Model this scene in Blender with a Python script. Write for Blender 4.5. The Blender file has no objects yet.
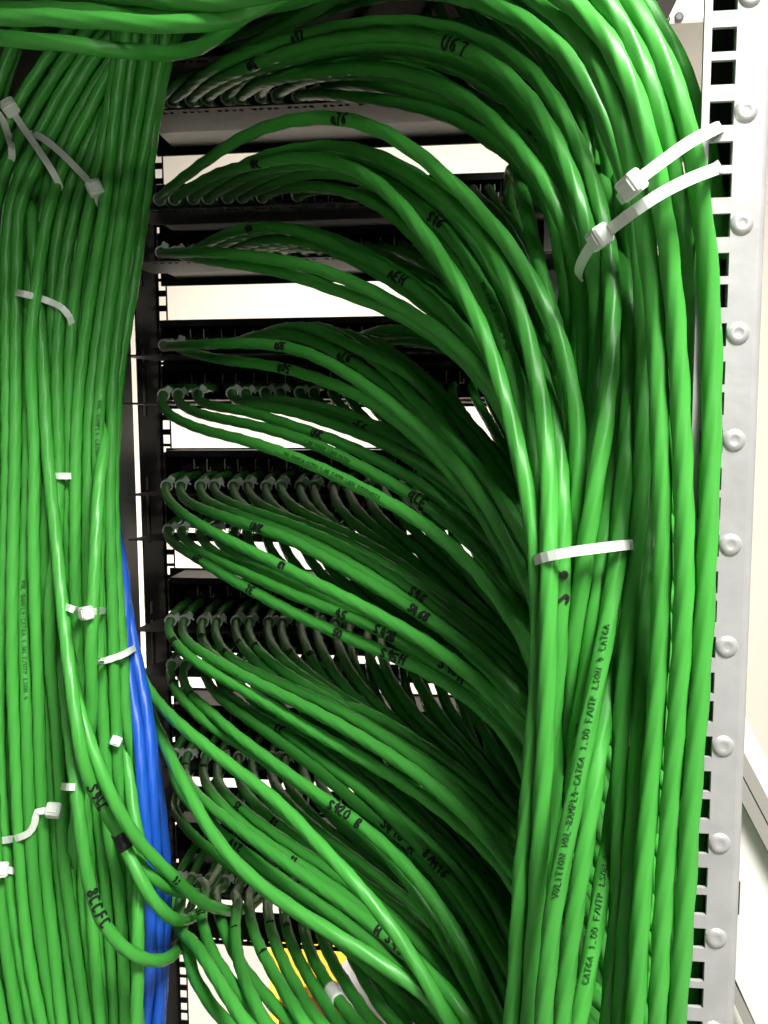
import bpy, math, random
import numpy as np
from mathutils import Vector, Matrix

random.seed(7)
rng = np.random.default_rng(11)
SC = bpy.context.scene
COL = SC.collection

# ------------------------------------------------------------------ camera
FPX = 828.0
YAW, PITCH, ROLL = math.radians(6.0), math.radians(5.6), math.radians(0.29)
CAM = np.array([0.0, 0.0, 1.5])
Rm = (Matrix.Rotation(YAW, 3, 'Z') @ Matrix.Rotation(math.pi / 2 - PITCH, 3, 'X') @ Matrix.Rotation(-ROLL, 3, 'Z'))
R = np.array(Rm)


def P(px, py, Z):
    """point seen at pixel (px, py) of the 768x1024 picture, Z metres along the view axis"""
    return CAM + R @ np.array([(px - 384.0) / FPX * Z, -(py - 512.0) / FPX * Z, -Z])


def PY(px, py, Y):
    """point seen at the pixel, on the upright plane at depth Y"""
    d = R @ np.array([(px - 384.0) / FPX, -(py - 512.0) / FPX, -1.0])
    return CAM + d * (Y / d[1])


def proj(p):
    q = R.T @ (np.asarray(p) - CAM)
    return 384 + FPX * q[0] / -q[2], 512 - FPX * q[1] / -q[2], -q[2]


cd = bpy.data.cameras.new('camera')
cam = bpy.data.objects.new('camera', cd)
COL.objects.link(cam)
cam.matrix_world = Matrix.Translation(CAM) @ Rm.to_4x4()
cd.sensor_fit = 'VERTICAL'
cd.sensor_height = 36.0
cd.lens = FPX / 1024 * 36.0
cd.clip_start = 0.02
SC.camera = cam


# --------------------------------------------------------------- materials
def mat(name, rgb, rough=0.5, metal=0.0, noise=0.0, nscale=40.0, spec=0.5, bump=0.0, bscale=200.0, rand=0.0, sss=0.0):
    m = bpy.data.materials.new(name)
    m.use_nodes = True
    nt = m.node_tree
    b = nt.nodes['Principled BSDF']
    b.inputs['Roughness'].default_value = rough
    b.inputs['Metallic'].default_value = metal
    b.inputs['Specular IOR Level'].default_value = spec
    b.inputs['Base Color'].default_value = (*rgb, 1)
    tc = nt.nodes.new('ShaderNodeTexCoord')
    last = None
    if noise or rand:
        n = nt.nodes.new('ShaderNodeTexNoise')
        n.inputs['Scale'].default_value = nscale
        n.inputs['Detail'].default_value = 3
        nt.links.new(tc.outputs['Object'], n.inputs['Vector'])
        mp = nt.nodes.new('ShaderNodeMapRange')
        mp.inputs['To Min'].default_value = 1 - noise
        mp.inputs['To Max'].default_value = 1 + noise
        nt.links.new(n.outputs['Fac'], mp.inputs['Value'])
        h = nt.nodes.new('ShaderNodeHueSaturation')
        h.inputs['Color'].default_value = (*rgb, 1)
        if rand:
            oi = nt.nodes.new('ShaderNodeObjectInfo')
            m2 = nt.nodes.new('ShaderNodeMapRange')
            m2.inputs['To Min'].default_value = 1 - rand
            m2.inputs['To Max'].default_value = 1 + rand
            nt.links.new(oi.outputs['Random'], m2.inputs['Value'])
            mu = nt.nodes.new('ShaderNodeMath')
            mu.operation = 'MULTIPLY'
            nt.links.new(mp.outputs['Result'], mu.inputs[0])
            nt.links.new(m2.outputs['Result'], mu.inputs[1])
            nt.links.new(mu.outputs[0], h.inputs['Value'])
        else:
            nt.links.new(mp.outputs['Result'], h.inputs['Value'])
        nt.links.new(h.outputs['Color'], b.inputs['Base Color'])
    if bump:
        n2 = nt.nodes.new('ShaderNodeTexNoise')
        n2.inputs['Scale'].default_value = bscale
        n2.inputs['Detail'].default_value = 2
        nt.links.new(tc.outputs['Object'], n2.inputs['Vector'])
        bp = nt.nodes.new('ShaderNodeBump')
        bp.inputs['Strength'].default_value = bump
        bp.inputs['Distance'].default_value = 0.001
        nt.links.new(n2.outputs['Fac'], bp.inputs['Height'])
        nt.links.new(bp.outputs['Normal'], b.inputs['Normal'])
    if sss:
        b.inputs['Subsurface Weight'].default_value = sss
        b.inputs['Subsurface Radius'].default_value = (0.004, 0.004, 0.004)
        b.inputs['Subsurface Scale'].default_value = 1.0
    return m


M_GREEN = mat('green_pvc', (0.056, 0.330, 0.044), 0.40, noise=0.10, nscale=18, bump=0.12, bscale=120, rand=0.13, spec=0.42)
M_BLUE = mat('blue_pvc', (0.010, 0.085, 0.46), 0.42, noise=0.10, nscale=30, bump=0.10, bscale=150, rand=0.10)
M_INK = mat('black_ink', (0.004, 0.006, 0.004), 0.7, noise=0.05)
M_PRINT = mat('faded_print', (0.018, 0.12, 0.016), 0.7, noise=0.05)
M_TAPE = mat('black_tape', (0.008, 0.008, 0.009), 0.45, noise=0.1)
M_WHITETAG = mat('white_tape', (0.75, 0.75, 0.72), 0.6, noise=0.08)
M_TIE = mat('natural_nylon', (0.70, 0.76, 0.68), 0.4, noise=0.05, nscale=60, rand=0.06)
M_BLACKM = mat('black_metal', (0.022, 0.021, 0.021), 0.42, metal=0.2, noise=0.15, nscale=60, bump=0.1, bscale=500)
M_PANEL = mat('grey_panel_steel', (0.055, 0.052, 0.048), 0.55, metal=0.2, noise=0.15, nscale=50, bump=0.1, bscale=500)
M_POST = mat('dark_galvanised_post', (0.020, 0.0195, 0.019), 0.7, spec=0.15, metal=0.0, noise=0.4, nscale=45, bump=0.2, bscale=300)
M_JACK = mat('black_plastic_jack', (0.014, 0.014, 0.014), 0.4, noise=0.1)
M_STEEL = mat('bright_steel', (0.62, 0.61, 0.58), 0.4, metal=0.25, noise=0.15, nscale=80)
M_ZINC = mat('brushed_zinc', (0.40, 0.396, 0.388), 0.5, metal=0.2, noise=0.22, nscale=70, bump=0.15, bscale=160)
M_RIVET = mat('rivet_metal', (0.50, 0.495, 0.48), 0.35, metal=0.4, noise=0.08)
M_WALL = mat('cream_wall_paint', (0.80, 0.735, 0.64), 0.85, noise=0.025, nscale=6, bump=0.05, bscale=300)
M_FLOOR = mat('pale_floor', (0.50, 0.48, 0.45), 0.5, noise=0.06, nscale=5)
M_DIM = mat('grey_room_paint', (0.16, 0.16, 0.155), 0.9, noise=0.04, nscale=5)
M_CEIL = mat('ceiling_panels', (0.22, 0.22, 0.215), 0.9, noise=0.03)
M_GREYPANEL = mat('grey_side_panel', (0.20, 0.19, 0.18), 0.6, noise=0.06, nscale=10)
M_WHITEP = mat('white_lacquer', (0.83, 0.81, 0.76), 0.5, noise=0.03)
M_GREYBAR = mat('grey_bar', (0.33, 0.31, 0.28), 0.55, noise=0.06)
M_YELLOW = mat('yellow_card', (0.85, 0.52, 0.02), 0.55, noise=0.06)
M_RED = mat('red_print', (0.70, 0.05, 0.02), 0.5, noise=0.06)
M_GREYBAG = mat('grey_film', (0.32, 0.29, 0.28), 0.35, noise=0.2, nscale=25)


# ------------------------------------------------------------ object helpers
def new_mesh(name, verts, faces, m, parent=None, smooth=False):
    me = bpy.data.meshes.new(name)
    me.from_pydata([tuple(map(float, v)) for v in verts], [], [tuple(map(int, f)) for f in faces])
    me.update()
    if smooth:
        me.polygons.foreach_set('use_smooth', [True] * len(me.polygons))
    me.materials.append(m)
    o = bpy.data.objects.new(name, me)
    COL.objects.link(o)
    if parent is not None:
        o.parent = parent
    return o


def empty(name, loc=(0, 0, 0)):
    o = bpy.data.objects.new(name, None)
    o.empty_display_size = 0.05
    o.location = tuple(loc)
    COL.objects.link(o)
    return o


def tag(o, label=None, cat=None, group=None, kind=None):
    if label:
        o['label'] = label
    if cat:
        o['category'] = cat
    if group:
        o['group'] = group
    if kind:
        o['kind'] = kind
    return o


class MB:
    """collects pieces of one part"""
    def __init__(s):
        s.v, s.f = [], []

    def add(s, v, f):
        b = len(s.v)
        s.v += [tuple(x) for x in v]
        s.f += [tuple(i + b for i in q) for q in f]
        return s

    def box(s, lo, hi, bev=0.0):
        x0, y0, z0 = lo
        x1, y1, z1 = hi
        if bev <= 0:
            v = [(x0, y0, z0), (x1, y0, z0), (x1, y1, z0), (x0, y1, z0), (x0, y0, z1), (x1, y0, z1), (x1, y1, z1), (x0, y1, z1)]
            f = [(0, 3, 2, 1), (4, 5, 6, 7), (0, 1, 5, 4), (1, 2, 6, 5), (2, 3, 7, 6), (3, 0, 4, 7)]
            return s.add(v, f)
        b = bev
        ring = lambda d: [(x0 + d + b, y0 + d), (x1 - d - b, y0 + d), (x1 - d, y0 + d + b), (x1 - d, y1 - d - b), (x1 - d - b, y1 - d), (x0 + d + b, y1 - d), (x0 + d, y1 - d - b), (x0 + d, y0 + d + b)]
        v = []
        for d, z in ((b * .6, z0), (0, z0 + b), (0, z1 - b), (b * .6, z1)):
            v += [(x, y, z) for x, y in ring(d)]
        f = [tuple(reversed(range(8))), tuple(range(24, 32))]
        for k in range(3):
            for i in range(8):
                j = (i + 1) % 8
                f.append((k * 8 + i, k * 8 + j, k * 8 + 8 + j, k * 8 + 8 + i))
        return s.add(v, f)

    def grid_plate(s, us, vs, hole, t, place):
        """plate of cells us x vs minus the cells where hole(i, j); place(u, v, w) maps to 3-D; thickness t"""
        nu, nv = len(us) - 1, len(vs) - 1
        idx = {}

        def vid(i, j, k):
            key = (i, j, k)
            if key not in idx:
                idx[key] = len(s.v)
                s.v.append(tuple(place(us[i], vs[j], t * k)))
            return idx[key]
        solid = lambda i, j: 0 <= i < nu and 0 <= j < nv and not hole(i, j)
        for i in range(nu):
            for j in range(nv):
                if not solid(i, j):
                    continue
                s.f.append((vid(i, j, 0), vid(i + 1, j, 0), vid(i + 1, j + 1, 0), vid(i, j + 1, 0)))
                s.f.append((vid(i, j, 1), vid(i, j + 1, 1), vid(i + 1, j + 1, 1), vid(i + 1, j, 1)))
                if not solid(i - 1, j):
                    s.f.append((vid(i, j, 0), vid(i, j + 1, 0), vid(i, j + 1, 1), vid(i, j, 1)))
                if not solid(i + 1, j):
                    s.f.append((vid(i + 1, j, 0), vid(i + 1, j, 1), vid(i + 1, j + 1, 1), vid(i + 1, j + 1, 0)))
                if not solid(i, j - 1):
                    s.f.append((vid(i, j, 0), vid(i, j, 1), vid(i + 1, j, 1), vid(i + 1, j, 0)))
                if not solid(i, j + 1):
                    s.f.append((vid(i, j + 1, 0), vid(i + 1, j + 1, 0), vid(i + 1, j + 1, 1), vid(i, j + 1, 1)))
        return s

    def lathe(s, prof, c, axis_y=-1, n=16):
        """prof [(radius, height)] revolved about the Y axis through c"""
        b = len(s.v)
        for r, h in prof:
            for k in range(n):
                a = 2 * math.pi * k / n
                s.v.append((c[0] + r * math.cos(a), c[1] + axis_y * h, c[2] + r * math.sin(a)))
        for i in range(len(prof) - 1):
            for k in range(n):
                j = (k + 1) % n
                s.f.append((b + i * n + k, b + i * n + j, b + (i + 1) * n + j, b + (i + 1) * n + k))
        s.f.append(tuple(b + (len(prof) - 1) * n + k for k in range(n)))
        return s

    def build(s, name, m, parent=None, smooth=False):
        return new_mesh(name, s.v, s.f, m, parent, smooth)


# -------------------------------------------------------------- curve maths
def catmull(pts, ds):
    """centripetal Catmull-Rom through pts, resampled about every ds"""
    p = np.asarray(pts, float)
    keep = [0]
    for i in range(1, len(p)):
        if np.linalg.norm(p[i] - p[keep[-1]]) > 1e-5:
            keep.append(i)
    p = p[keep]
    p = np.vstack([2 * p[0] - p[1], p, 2 * p[-1] - p[-2]])
    out = []
    for i in range(1, len(p) - 2):
        p0, p1, p2, p3 = p[i - 1:i + 3]
        t0 = 0.0
        t1 = t0 + np.linalg.norm(p1 - p0) ** .5
        t2 = t1 + np.linalg.norm(p2 - p1) ** .5
        t3 = t2 + np.linalg.norm(p3 - p2) ** .5
        n = max(4, int(np.linalg.norm(p2 - p1) / ds * 2))
        t = np.linspace(t1, t2, n, endpoint=False)[:, None]
        A1 = (t1 - t) / (t1 - t0) * p0 + (t - t0) / (t1 - t0) * p1
        A2 = (t2 - t) / (t2 - t1) * p1 + (t - t1) / (t2 - t1) * p2
        A3 = (t3 - t) / (t3 - t2) * p2 + (t - t2) / (t3 - t2) * p3
        B1 = (t2 - t) / (t2 - t0) * A1 + (t - t0) / (t2 - t0) * A2
        B2 = (t3 - t) / (t3 - t1) * A2 + (t - t1) / (t3 - t1) * A3
        out.append((t2 - t) / (t2 - t1) * B1 + (t - t1) / (t2 - t1) * B2)
    out.append(p[-2][None])
    return resample(np.vstack(out), ds=ds)


def resample(p, n=None, ds=None):
    d = np.r_[0, np.cumsum(np.linalg.norm(np.diff(p, axis=0), axis=1))]
    if n is None:
        n = max(4, int(round(d[-1] / ds)) + 1)
    s = np.linspace(0, d[-1], n)
    return np.stack([np.interp(s, d, p[:, k]) for k in range(3)], 1)


def smooth_line(p, k=1):
    p = p.copy()
    for _ in range(k):
        p[1:-1] = .25 * p[:-2] + .5 * p[1:-1] + .25 * p[2:]
    return p


def frames(p):
    t = np.gradient(p, axis=0)
    t /= np.linalg.norm(t, axis=1)[:, None] + 1e-12
    n = np.zeros_like(p)
    a = np.cross(t[0], (0.3, 1, 0.2))
    n[0] = a / np.linalg.norm(a)
    for i in range(1, len(p)):
        v = n[i - 1] - t[i] * np.dot(n[i - 1], t[i])
        n[i] = v / (np.linalg.norm(v) + 1e-12)
    return t, n, np.cross(t, n)


def px_path(pts, w0, w1, power=0.75, D=0.0086):
    """pixels along a cable + its width there (w0 growing to w1) -> points in space"""
    a = np.array([q[:2] for q in pts], float)
    d = np.r_[0, np.cumsum(np.linalg.norm(np.diff(a, axis=0), axis=1))]
    f = (d / d[-1]) ** power
    return np.array([P(x, y, D * FPX / (w0 + (w1 - w0) * k)) for (x, y), k in zip(a, f)])


def px_w(pts, D=0.0086):
    return np.array([P(x, y, D * FPX / w) for x, y, w in pts])


# ================================================================ THE ROOM
def struct(name, lo, hi, m):
    return tag(MB().box(lo, hi).build(name, m), kind='structure')


ROOM = dict(x0=-2.8, x1=3.2, y0=-3.4, y1=2.3, z1=2.6)
struct('floor', (ROOM['x0'], ROOM['y0'], -0.05), (ROOM['x1'], ROOM['y1'], 0.0), M_FLOOR)
struct('ceiling', (ROOM['x0'], ROOM['y0'], ROOM['z1']), (ROOM['x1'], ROOM['y1'], ROOM['z1'] + .05), M_CEIL)
struct('wall_back', (ROOM['x0'], ROOM['y1'], 0), (ROOM['x1'], ROOM['y1'] + .05, ROOM['z1']), M_WALL)
struct('wall_front', (ROOM['x0'], ROOM['y0'] - .05, 0), (ROOM['x1'], ROOM['y0'], ROOM['z1']), M_DIM)
struct('wall_left', (ROOM['x0'] - .05, ROOM['y0'], 0), (ROOM['x0'], ROOM['y1'], ROOM['z1']), M_DIM)
struct('wall_right', (ROOM['x1'], ROOM['y0'], 0), (ROOM['x1'] + .05, ROOM['y1'], ROOM['z1']), M_DIM)


def area(name, loc, target, sx, sy, power, col=(1, 1, 1), spread=180):
    l = bpy.data.lights.new(name, 'AREA')
    l.shape = 'RECTANGLE'
    l.size, l.size_y = sx, sy
    l.energy = power
    l.color = col
    l.spread = math.radians(spread)
    o = bpy.data.objects.new(name, l)
    COL.objects.link(o)
    o.location = loc
    o.rotation_euler = (Vector(target) - Vector(loc)).to_track_quat('-Z', 'Y').to_euler()
    return o


area('ceiling_lamp_front', (0.50, -0.30, 2.57), (0.46, -0.26, 0), 0.5, 0.5, 72, (1.0, 0.99, 0.95))
area('ceiling_lamp_aisle', (1.2, -2.2, 2.57), (0.9, -1.6, 0), 0.6, 0.6, 55, (1.0, 0.99, 0.95))  # added fill from the front, brightens the port ties and panels
area('ceiling_lamp_rear', (-0.1, 1.25, 2.57), (0.0, 2.3, 1.0), 1.2, 0.3, 27, (1.0, 0.96, 0.88), 120)
area('window_daylight', (-1.7, 1.55, 0.8), (0.3, 2.3, 0.55), 0.9, 1.0, 26, (1.0, 0.98, 0.94), 110)  # added fill that brightens the lower back wall; no window stands here

w = bpy.data.worlds.new('world')
SC.world = w
w.use_nodes = True
w.node_tree.nodes['Background'].inputs['Color'].default_value = (0.5, 0.5, 0.5, 1)
w.node_tree.nodes['Background'].inputs['Strength'].default_value = 0.02

# ================================================================ THE RACK
Y_TRAY, Y_BODY, Y_RAIL = 0.765, 0.825, 0.885
Z_LOW, Z_HIGH = 0.02, 2.2
U = 0.04445
# trays: height of the front edge in the picture at the left post
ROWS = [('A', 60), ('AA', 111), ('B', 210), ('C', 262), ('D', 356), ('E', 404), ('F', 496), ('G', 541),
        ('H', 632), ('I', 676), ('J', 767), ('JJ', 810), ('K', 892), ('KK', 940)]
ROWZ = {r: float(PY(150, y, Y_TRAY)[2]) for r, y in ROWS}
X_PORT0 = float(PY(167, 622, Y_TRAY)[0])


def port_x(k):
    return X_PORT0 + (k // 2) * 0.0327 + (k % 2) * 0.0138


X_RAIL = float(PY(167, 300, Y_RAIL)[0])        # inner edge of the left mounting flange
X_SIDE = float(PY(157, 300, Y_RAIL)[0])        # the post's inner side plate
X_RIGHT = X_RAIL + 0.450                       # the same flange on the far right
Y_POST = 0.826
SHADE_Y, SHADE_Z = 0.30, 1.85  # front edge and height of the unseen panel that shades the rack

rack = empty('equipment_rack', (X_SIDE, Y_RAIL, 0))
tag(rack, 'tall open equipment rack with square-holed mounting rails and a zinc rail on the right', 'equipment rack')


def rel(o, parent):
    o.parent = parent
    o.matrix_parent_inverse = Matrix.Translation(-Vector(parent.location))
    return o


def holes_z(z0, z1):
    """rows of square holes: cell boundaries and which cells are holes"""
    zs, hol = [z0], []
    k = math.floor((z0 - HOLE_Z0) / U) - 1
    while True:
        base = HOLE_Z0 + k * U
        if base > z1:
            break
        for c in (0.0064, 0.0222, 0.0381):
            a, b = base + c - 0.00475, base + c + 0.00475
            if a > zs[-1] and b < z1:
                hol.append(len(zs))
                zs += [a, b]
        k += 1
    zs.append(z1)
    return zs, set(hol)


HOLE_Z0 = float(PY(161, 280, Y_RAIL)[2])
# left post: flange with square holes, side plate with slots, front lip
zs, hs = holes_z(Z_LOW, Z_HIGH)
fw = X_RAIL - X_SIDE
mb = MB().grid_plate([X_SIDE, X_SIDE + fw * .18, X_SIDE + fw * .18 + .0078, X_RAIL], zs, lambda i, j: i == 1 and j in hs, 0.0015,
                     lambda u, v, ww: (u, Y_RAIL + ww, v))
rel(mb.build('mounting_flange', M_BLACKM), rack)
sl = [Z_LOW]
hol = set()
z = Z_LOW + 0.03
while z < Z_HIGH - .08:
    hol.add(len(sl))
    sl += [z, z + 0.05]
    hol.add(len(sl))
    sl += [z + .056, z + .070]
    z += 0.1333
sl.append(Z_HIGH)
mb = MB().grid_plate([Y_POST, Y_POST + .012, Y_POST + .022, Y_POST + .05, Y_RAIL], sl, lambda i, j: i == 1 and j in hol, 0.0015,
                     lambda u, v, ww: (X_SIDE - ww, u, v))
rel(mb.build('post_side_plate', M_POST), rack)
rel(MB().box((X_SIDE - .004, Y_POST + .008, Z_LOW), (X_SIDE - .0025, Y_RAIL, Z_HIGH)).build('post_backing_strip', M_GREYBAR), rack)
XL1 = float(PY(130, 300, 0.806)[0])
rel(MB().box((XL1 - .003, 0.30, Z_LOW), (XL1, 0.804, Z_HIGH)).build('side_panel', M_GREYPANEL), rack)
# the far right flange of the same opening
mb = MB().grid_plate([X_RIGHT, X_RIGHT + .004, X_RIGHT + .0125, X_RIGHT + .018], zs, lambda i, j: i == 1 and j in hs, 0.0015,
                     lambda u, v, ww: (u, Y_RAIL + ww, v))
rel(mb.build('mounting_flange', M_BLACKM), rack)
rel(MB().box((X_RIGHT + .0165, Y_POST, Z_LOW), (X_RIGHT + .018, Y_RAIL, Z_HIGH)).build('post_side_plate', M_POST), rack)
rel(MB().box((X_RIGHT - .056, .800, Z_LOW), (X_RIGHT + .018, .8015, Z_HIGH), .0004).build('cable_guide', M_BLACKM), rack)  # added black sheet, hides the bright wall so the hollow stays dark
# near right zinc rail with square holes and rivets
Y_NEAR = float(P(723, 497, 0.352)[1])
pr = PY(721, 494, Y_NEAR)
XH = float(pr[0])                                # right edge of the hole column
HOLE_Z0 = float(PY(721, 494, Y_NEAR)[2])         # a unit boundary
zs2, hs2 = holes_z(0.02, 2.2)
rail = MB()
rail.grid_plate([XH - .0128, XH - .0097, XH, XH + .0106], zs2, lambda i, j: i == 1 and j in hs2, 0.002, lambda u, v, ww: (u, Y_NEAR + ww, v))
# rounded fold and the flange that runs away from us
arc = [(XH + .0106 + .004 * math.sin(a), Y_NEAR + .004 * (1 - math.cos(a))) for a in np.linspace(0, math.pi / 2, 6)] + [(XH + .0146, Y_NEAR + .05)]
inn = [(XH + .0106 + .002 * math.sin(a), Y_NEAR + .004 - .002 * math.cos(a)) for a in np.linspace(0, math.pi / 2, 6)] + [(XH + .0126, Y_NEAR + .05)]
loop = arc + inn[::-1]
n = len(loop)
rail.add([(x, y, .02) for x, y in loop] + [(x, y, 2.2) for x, y in loop], [(i, (i + 1) % n, n + (i + 1) % n, n + i) for i in range(n)])
zr = rail.build('zinc_rail', M_ZINC)
rel(zr, rack)
zr['label'] = 'brushed zinc rail with square holes'
for k in range(-8, 7):
    z = HOLE_Z0 + k * U - U * 0.5 + .0005
    rv = MB().lathe([(.0048, 0), (.0046, .0004), (.0036, .0010), (.0024, .0013), (.0016, .0010), (.0008, .0009)], (XH + .0046, Y_NEAR, z)).build('rivet', M_RIVET, smooth=True)
    rv.parent = zr
bp_ = MB().box(((XH - .0100) * (Y_NEAR + .05) / Y_NEAR, Y_NEAR + .048, .02), (XH + .0126, Y_NEAR + .05, 2.2))
rel(bp_.build('rail_back_plate', M_POST), rack)
rel(MB().box((XL1 - .003, SHADE_Y, SHADE_Z), (XH + .06, Y_RAIL + .05, SHADE_Z + .004)).build('roof_panel', M_BLACKM), rack)  # added out of view to keep the front lamp off the rack's inside
# cross beams at the rack's top
bm_ = MB().box((float(PY(652, 10, 0.9)[0]), 0.86, float(PY(690, 22, 0.86)[2])), (float(PY(735, 10, 0.9)[0]), 1.02, float(PY(690, -90, 0.9)[2])), .003)
rel(bm_.build('top_corner_bracket', M_WHITEP), rack)
for q in ((679, 17, .0045), (667, 19, .003)):
    p_ = PY(q[0], q[1], 0.86)
    rel(MB().lathe([(q[2], 0), (q[2], .0006), (q[2] * .6, .0009)], tuple(map(float, p_))).build('screw', M_BLACKM), rack)

# ------------------------------------------------------------ patch panels
ORD = ['topmost', 'second', 'third', 'fourth', 'fifth', 'sixth', 'seventh', 'eighth', 'ninth', 'tenth', 'eleventh', 'twelfth', 'thirteenth', 'lowest']
ROWNAME = {r: ORD[i] for i, (r, _) in enumerate(ROWS)}
PANEL_NOTE = {'A': 'half hidden behind arching cables', 'AA': 'its pale underside in view', 'B': 'below the upper cream gap', 'C': 'under a dark gap',
              'D': 'below a wide cream gap', 'E': 'with white gap under it', 'F': 'with a row of white ties', 'G': 'above a narrow white gap',
              'H': 'with its tray seen from above', 'I': 'with looping cable ends', 'J': 'deep in shade', 'JJ': 'almost hidden by green cables',
              'K': 'with cables hanging straight down', 'KK': 'with a slotted front edge'}
X_A, X_B = X_PORT0 - 0.024, X_PORT0 + 0.408
jack_me = None
steel_me = None


def make_panel(r):
    global jack_me, steel_me
    zt = ROWZ[r]
    root = empty('patch_panel', (X_A, Y_TRAY, zt))
    tag(root, f'black patch panel, {ROWNAME[r]} from the top of the rack, {PANEL_NOTE[r]}'.replace('lowest from the top of the rack', 'lowest in the rack'), 'patch panel',
        'patch panels stacked in the rack')
    # tray: sheet with slots for ties along its front edge, cut corners
    us = [X_A]
    slots = set()
    for k in range(0, 24):
        c = port_x(k)
        for a, b in ((c - .0052, c - .0012), (c + .0012, c + .0052)):
            if a > us[-1]:
                slots.add(len(us))
                us += [a, b]
    us.append(X_B)
    t = MB().grid_plate(us, [Y_TRAY, Y_TRAY + .005, Y_TRAY + .0095, Y_BODY - .004], lambda i, j: j == 1 and i in slots, 0.0015, lambda u, v, ww: (u, v, zt + ww))
    t.add([(X_A, Y_TRAY, zt), (X_A, Y_BODY - .004, zt), (X_A + .0, Y_BODY - .004, zt + .0015), (X_A, Y_TRAY, zt + .0015),
           (X_A - .012, Y_TRAY, zt), (X_A - .012, Y_TRAY, zt + .0015)], [(0, 1, 4), (3, 5, 2), (4, 5, 3, 0), (1, 2, 5, 4)])
    rel(t.build('cable_tray', M_PANEL), root)
    b = MB()
    zb = zt + 0.006
    b.box((X_A + .003, Y_BODY + .008, zb), (X_B - .003, Y_RAIL - .003, zb + .0015))                 # bottom plate
    b.box((X_A + .003, Y_BODY + .006, zb + .0345), (X_B - .003, Y_RAIL - .003, zb + .036))   # top plate
    b.box((X_A + .003, Y_BODY + .006, zb + .0295), (X_B - .003, Y_BODY + .0075, zb + .0345))  # top lip
    for x in (X_A + .003, X_B - .0045):
        b.box((x, Y_BODY, zb + .0015), (x + .0015, Y_RAIL - .003, zb + .0345))
    b.box((X_A - .016, Y_RAIL - .0025, zb - .0075), (X_B + .02, Y_RAIL - .0005, zb + .0375))    # face plate
    for k in range(0, 24, 2):                                                                 # dividers
        x = port_x(k) - .0066
        b.box((x, Y_BODY + .012, zb + .0015), (x + .001, Y_RAIL - .003, zb + .0345))
    rel(b.build('panel_body', M_BLACKM), root)
    for k in range(24):
        if jack_me is None:
            j = MB()
            j.box((-.0062, .0, .0), (.0062, .036, .016), .0008)
            j.box((-.005, -.012, .002), (.005, .0, .0135), .0015)
            j.box((-.0022, .004, .016), (.0022, .03, .0185))
            o = j.build('jack', M_JACK)
            jack_me = o.data
        else:
            o = bpy.data.objects.new('jack', jack_me)
            COL.objects.link(o)
        o.parent = root
        o.location = (port_x(k) - X_A, Y_BODY - Y_TRAY + .014, .010)
        if steel_me is None:
            s_ = MB()
            s_.box((-.0006, 0, 0), (.0006, .001, .013))
            s_.box((-.0006, 0, -.0), (.004, .001, .0012))
            s_.box((.003, 0, 0), (.0042, .001, .005))
            so = s_.build('shield_clip', M_STEEL)
            steel_me = so.data
        else:
            so = bpy.data.objects.new('shield_clip', steel_me)
            COL.objects.link(so)
        so.parent = o
        so.location = (.0068, -.002, .010)
    return root


PANELS = {r: make_panel(r) for r, _ in ROWS}

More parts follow.
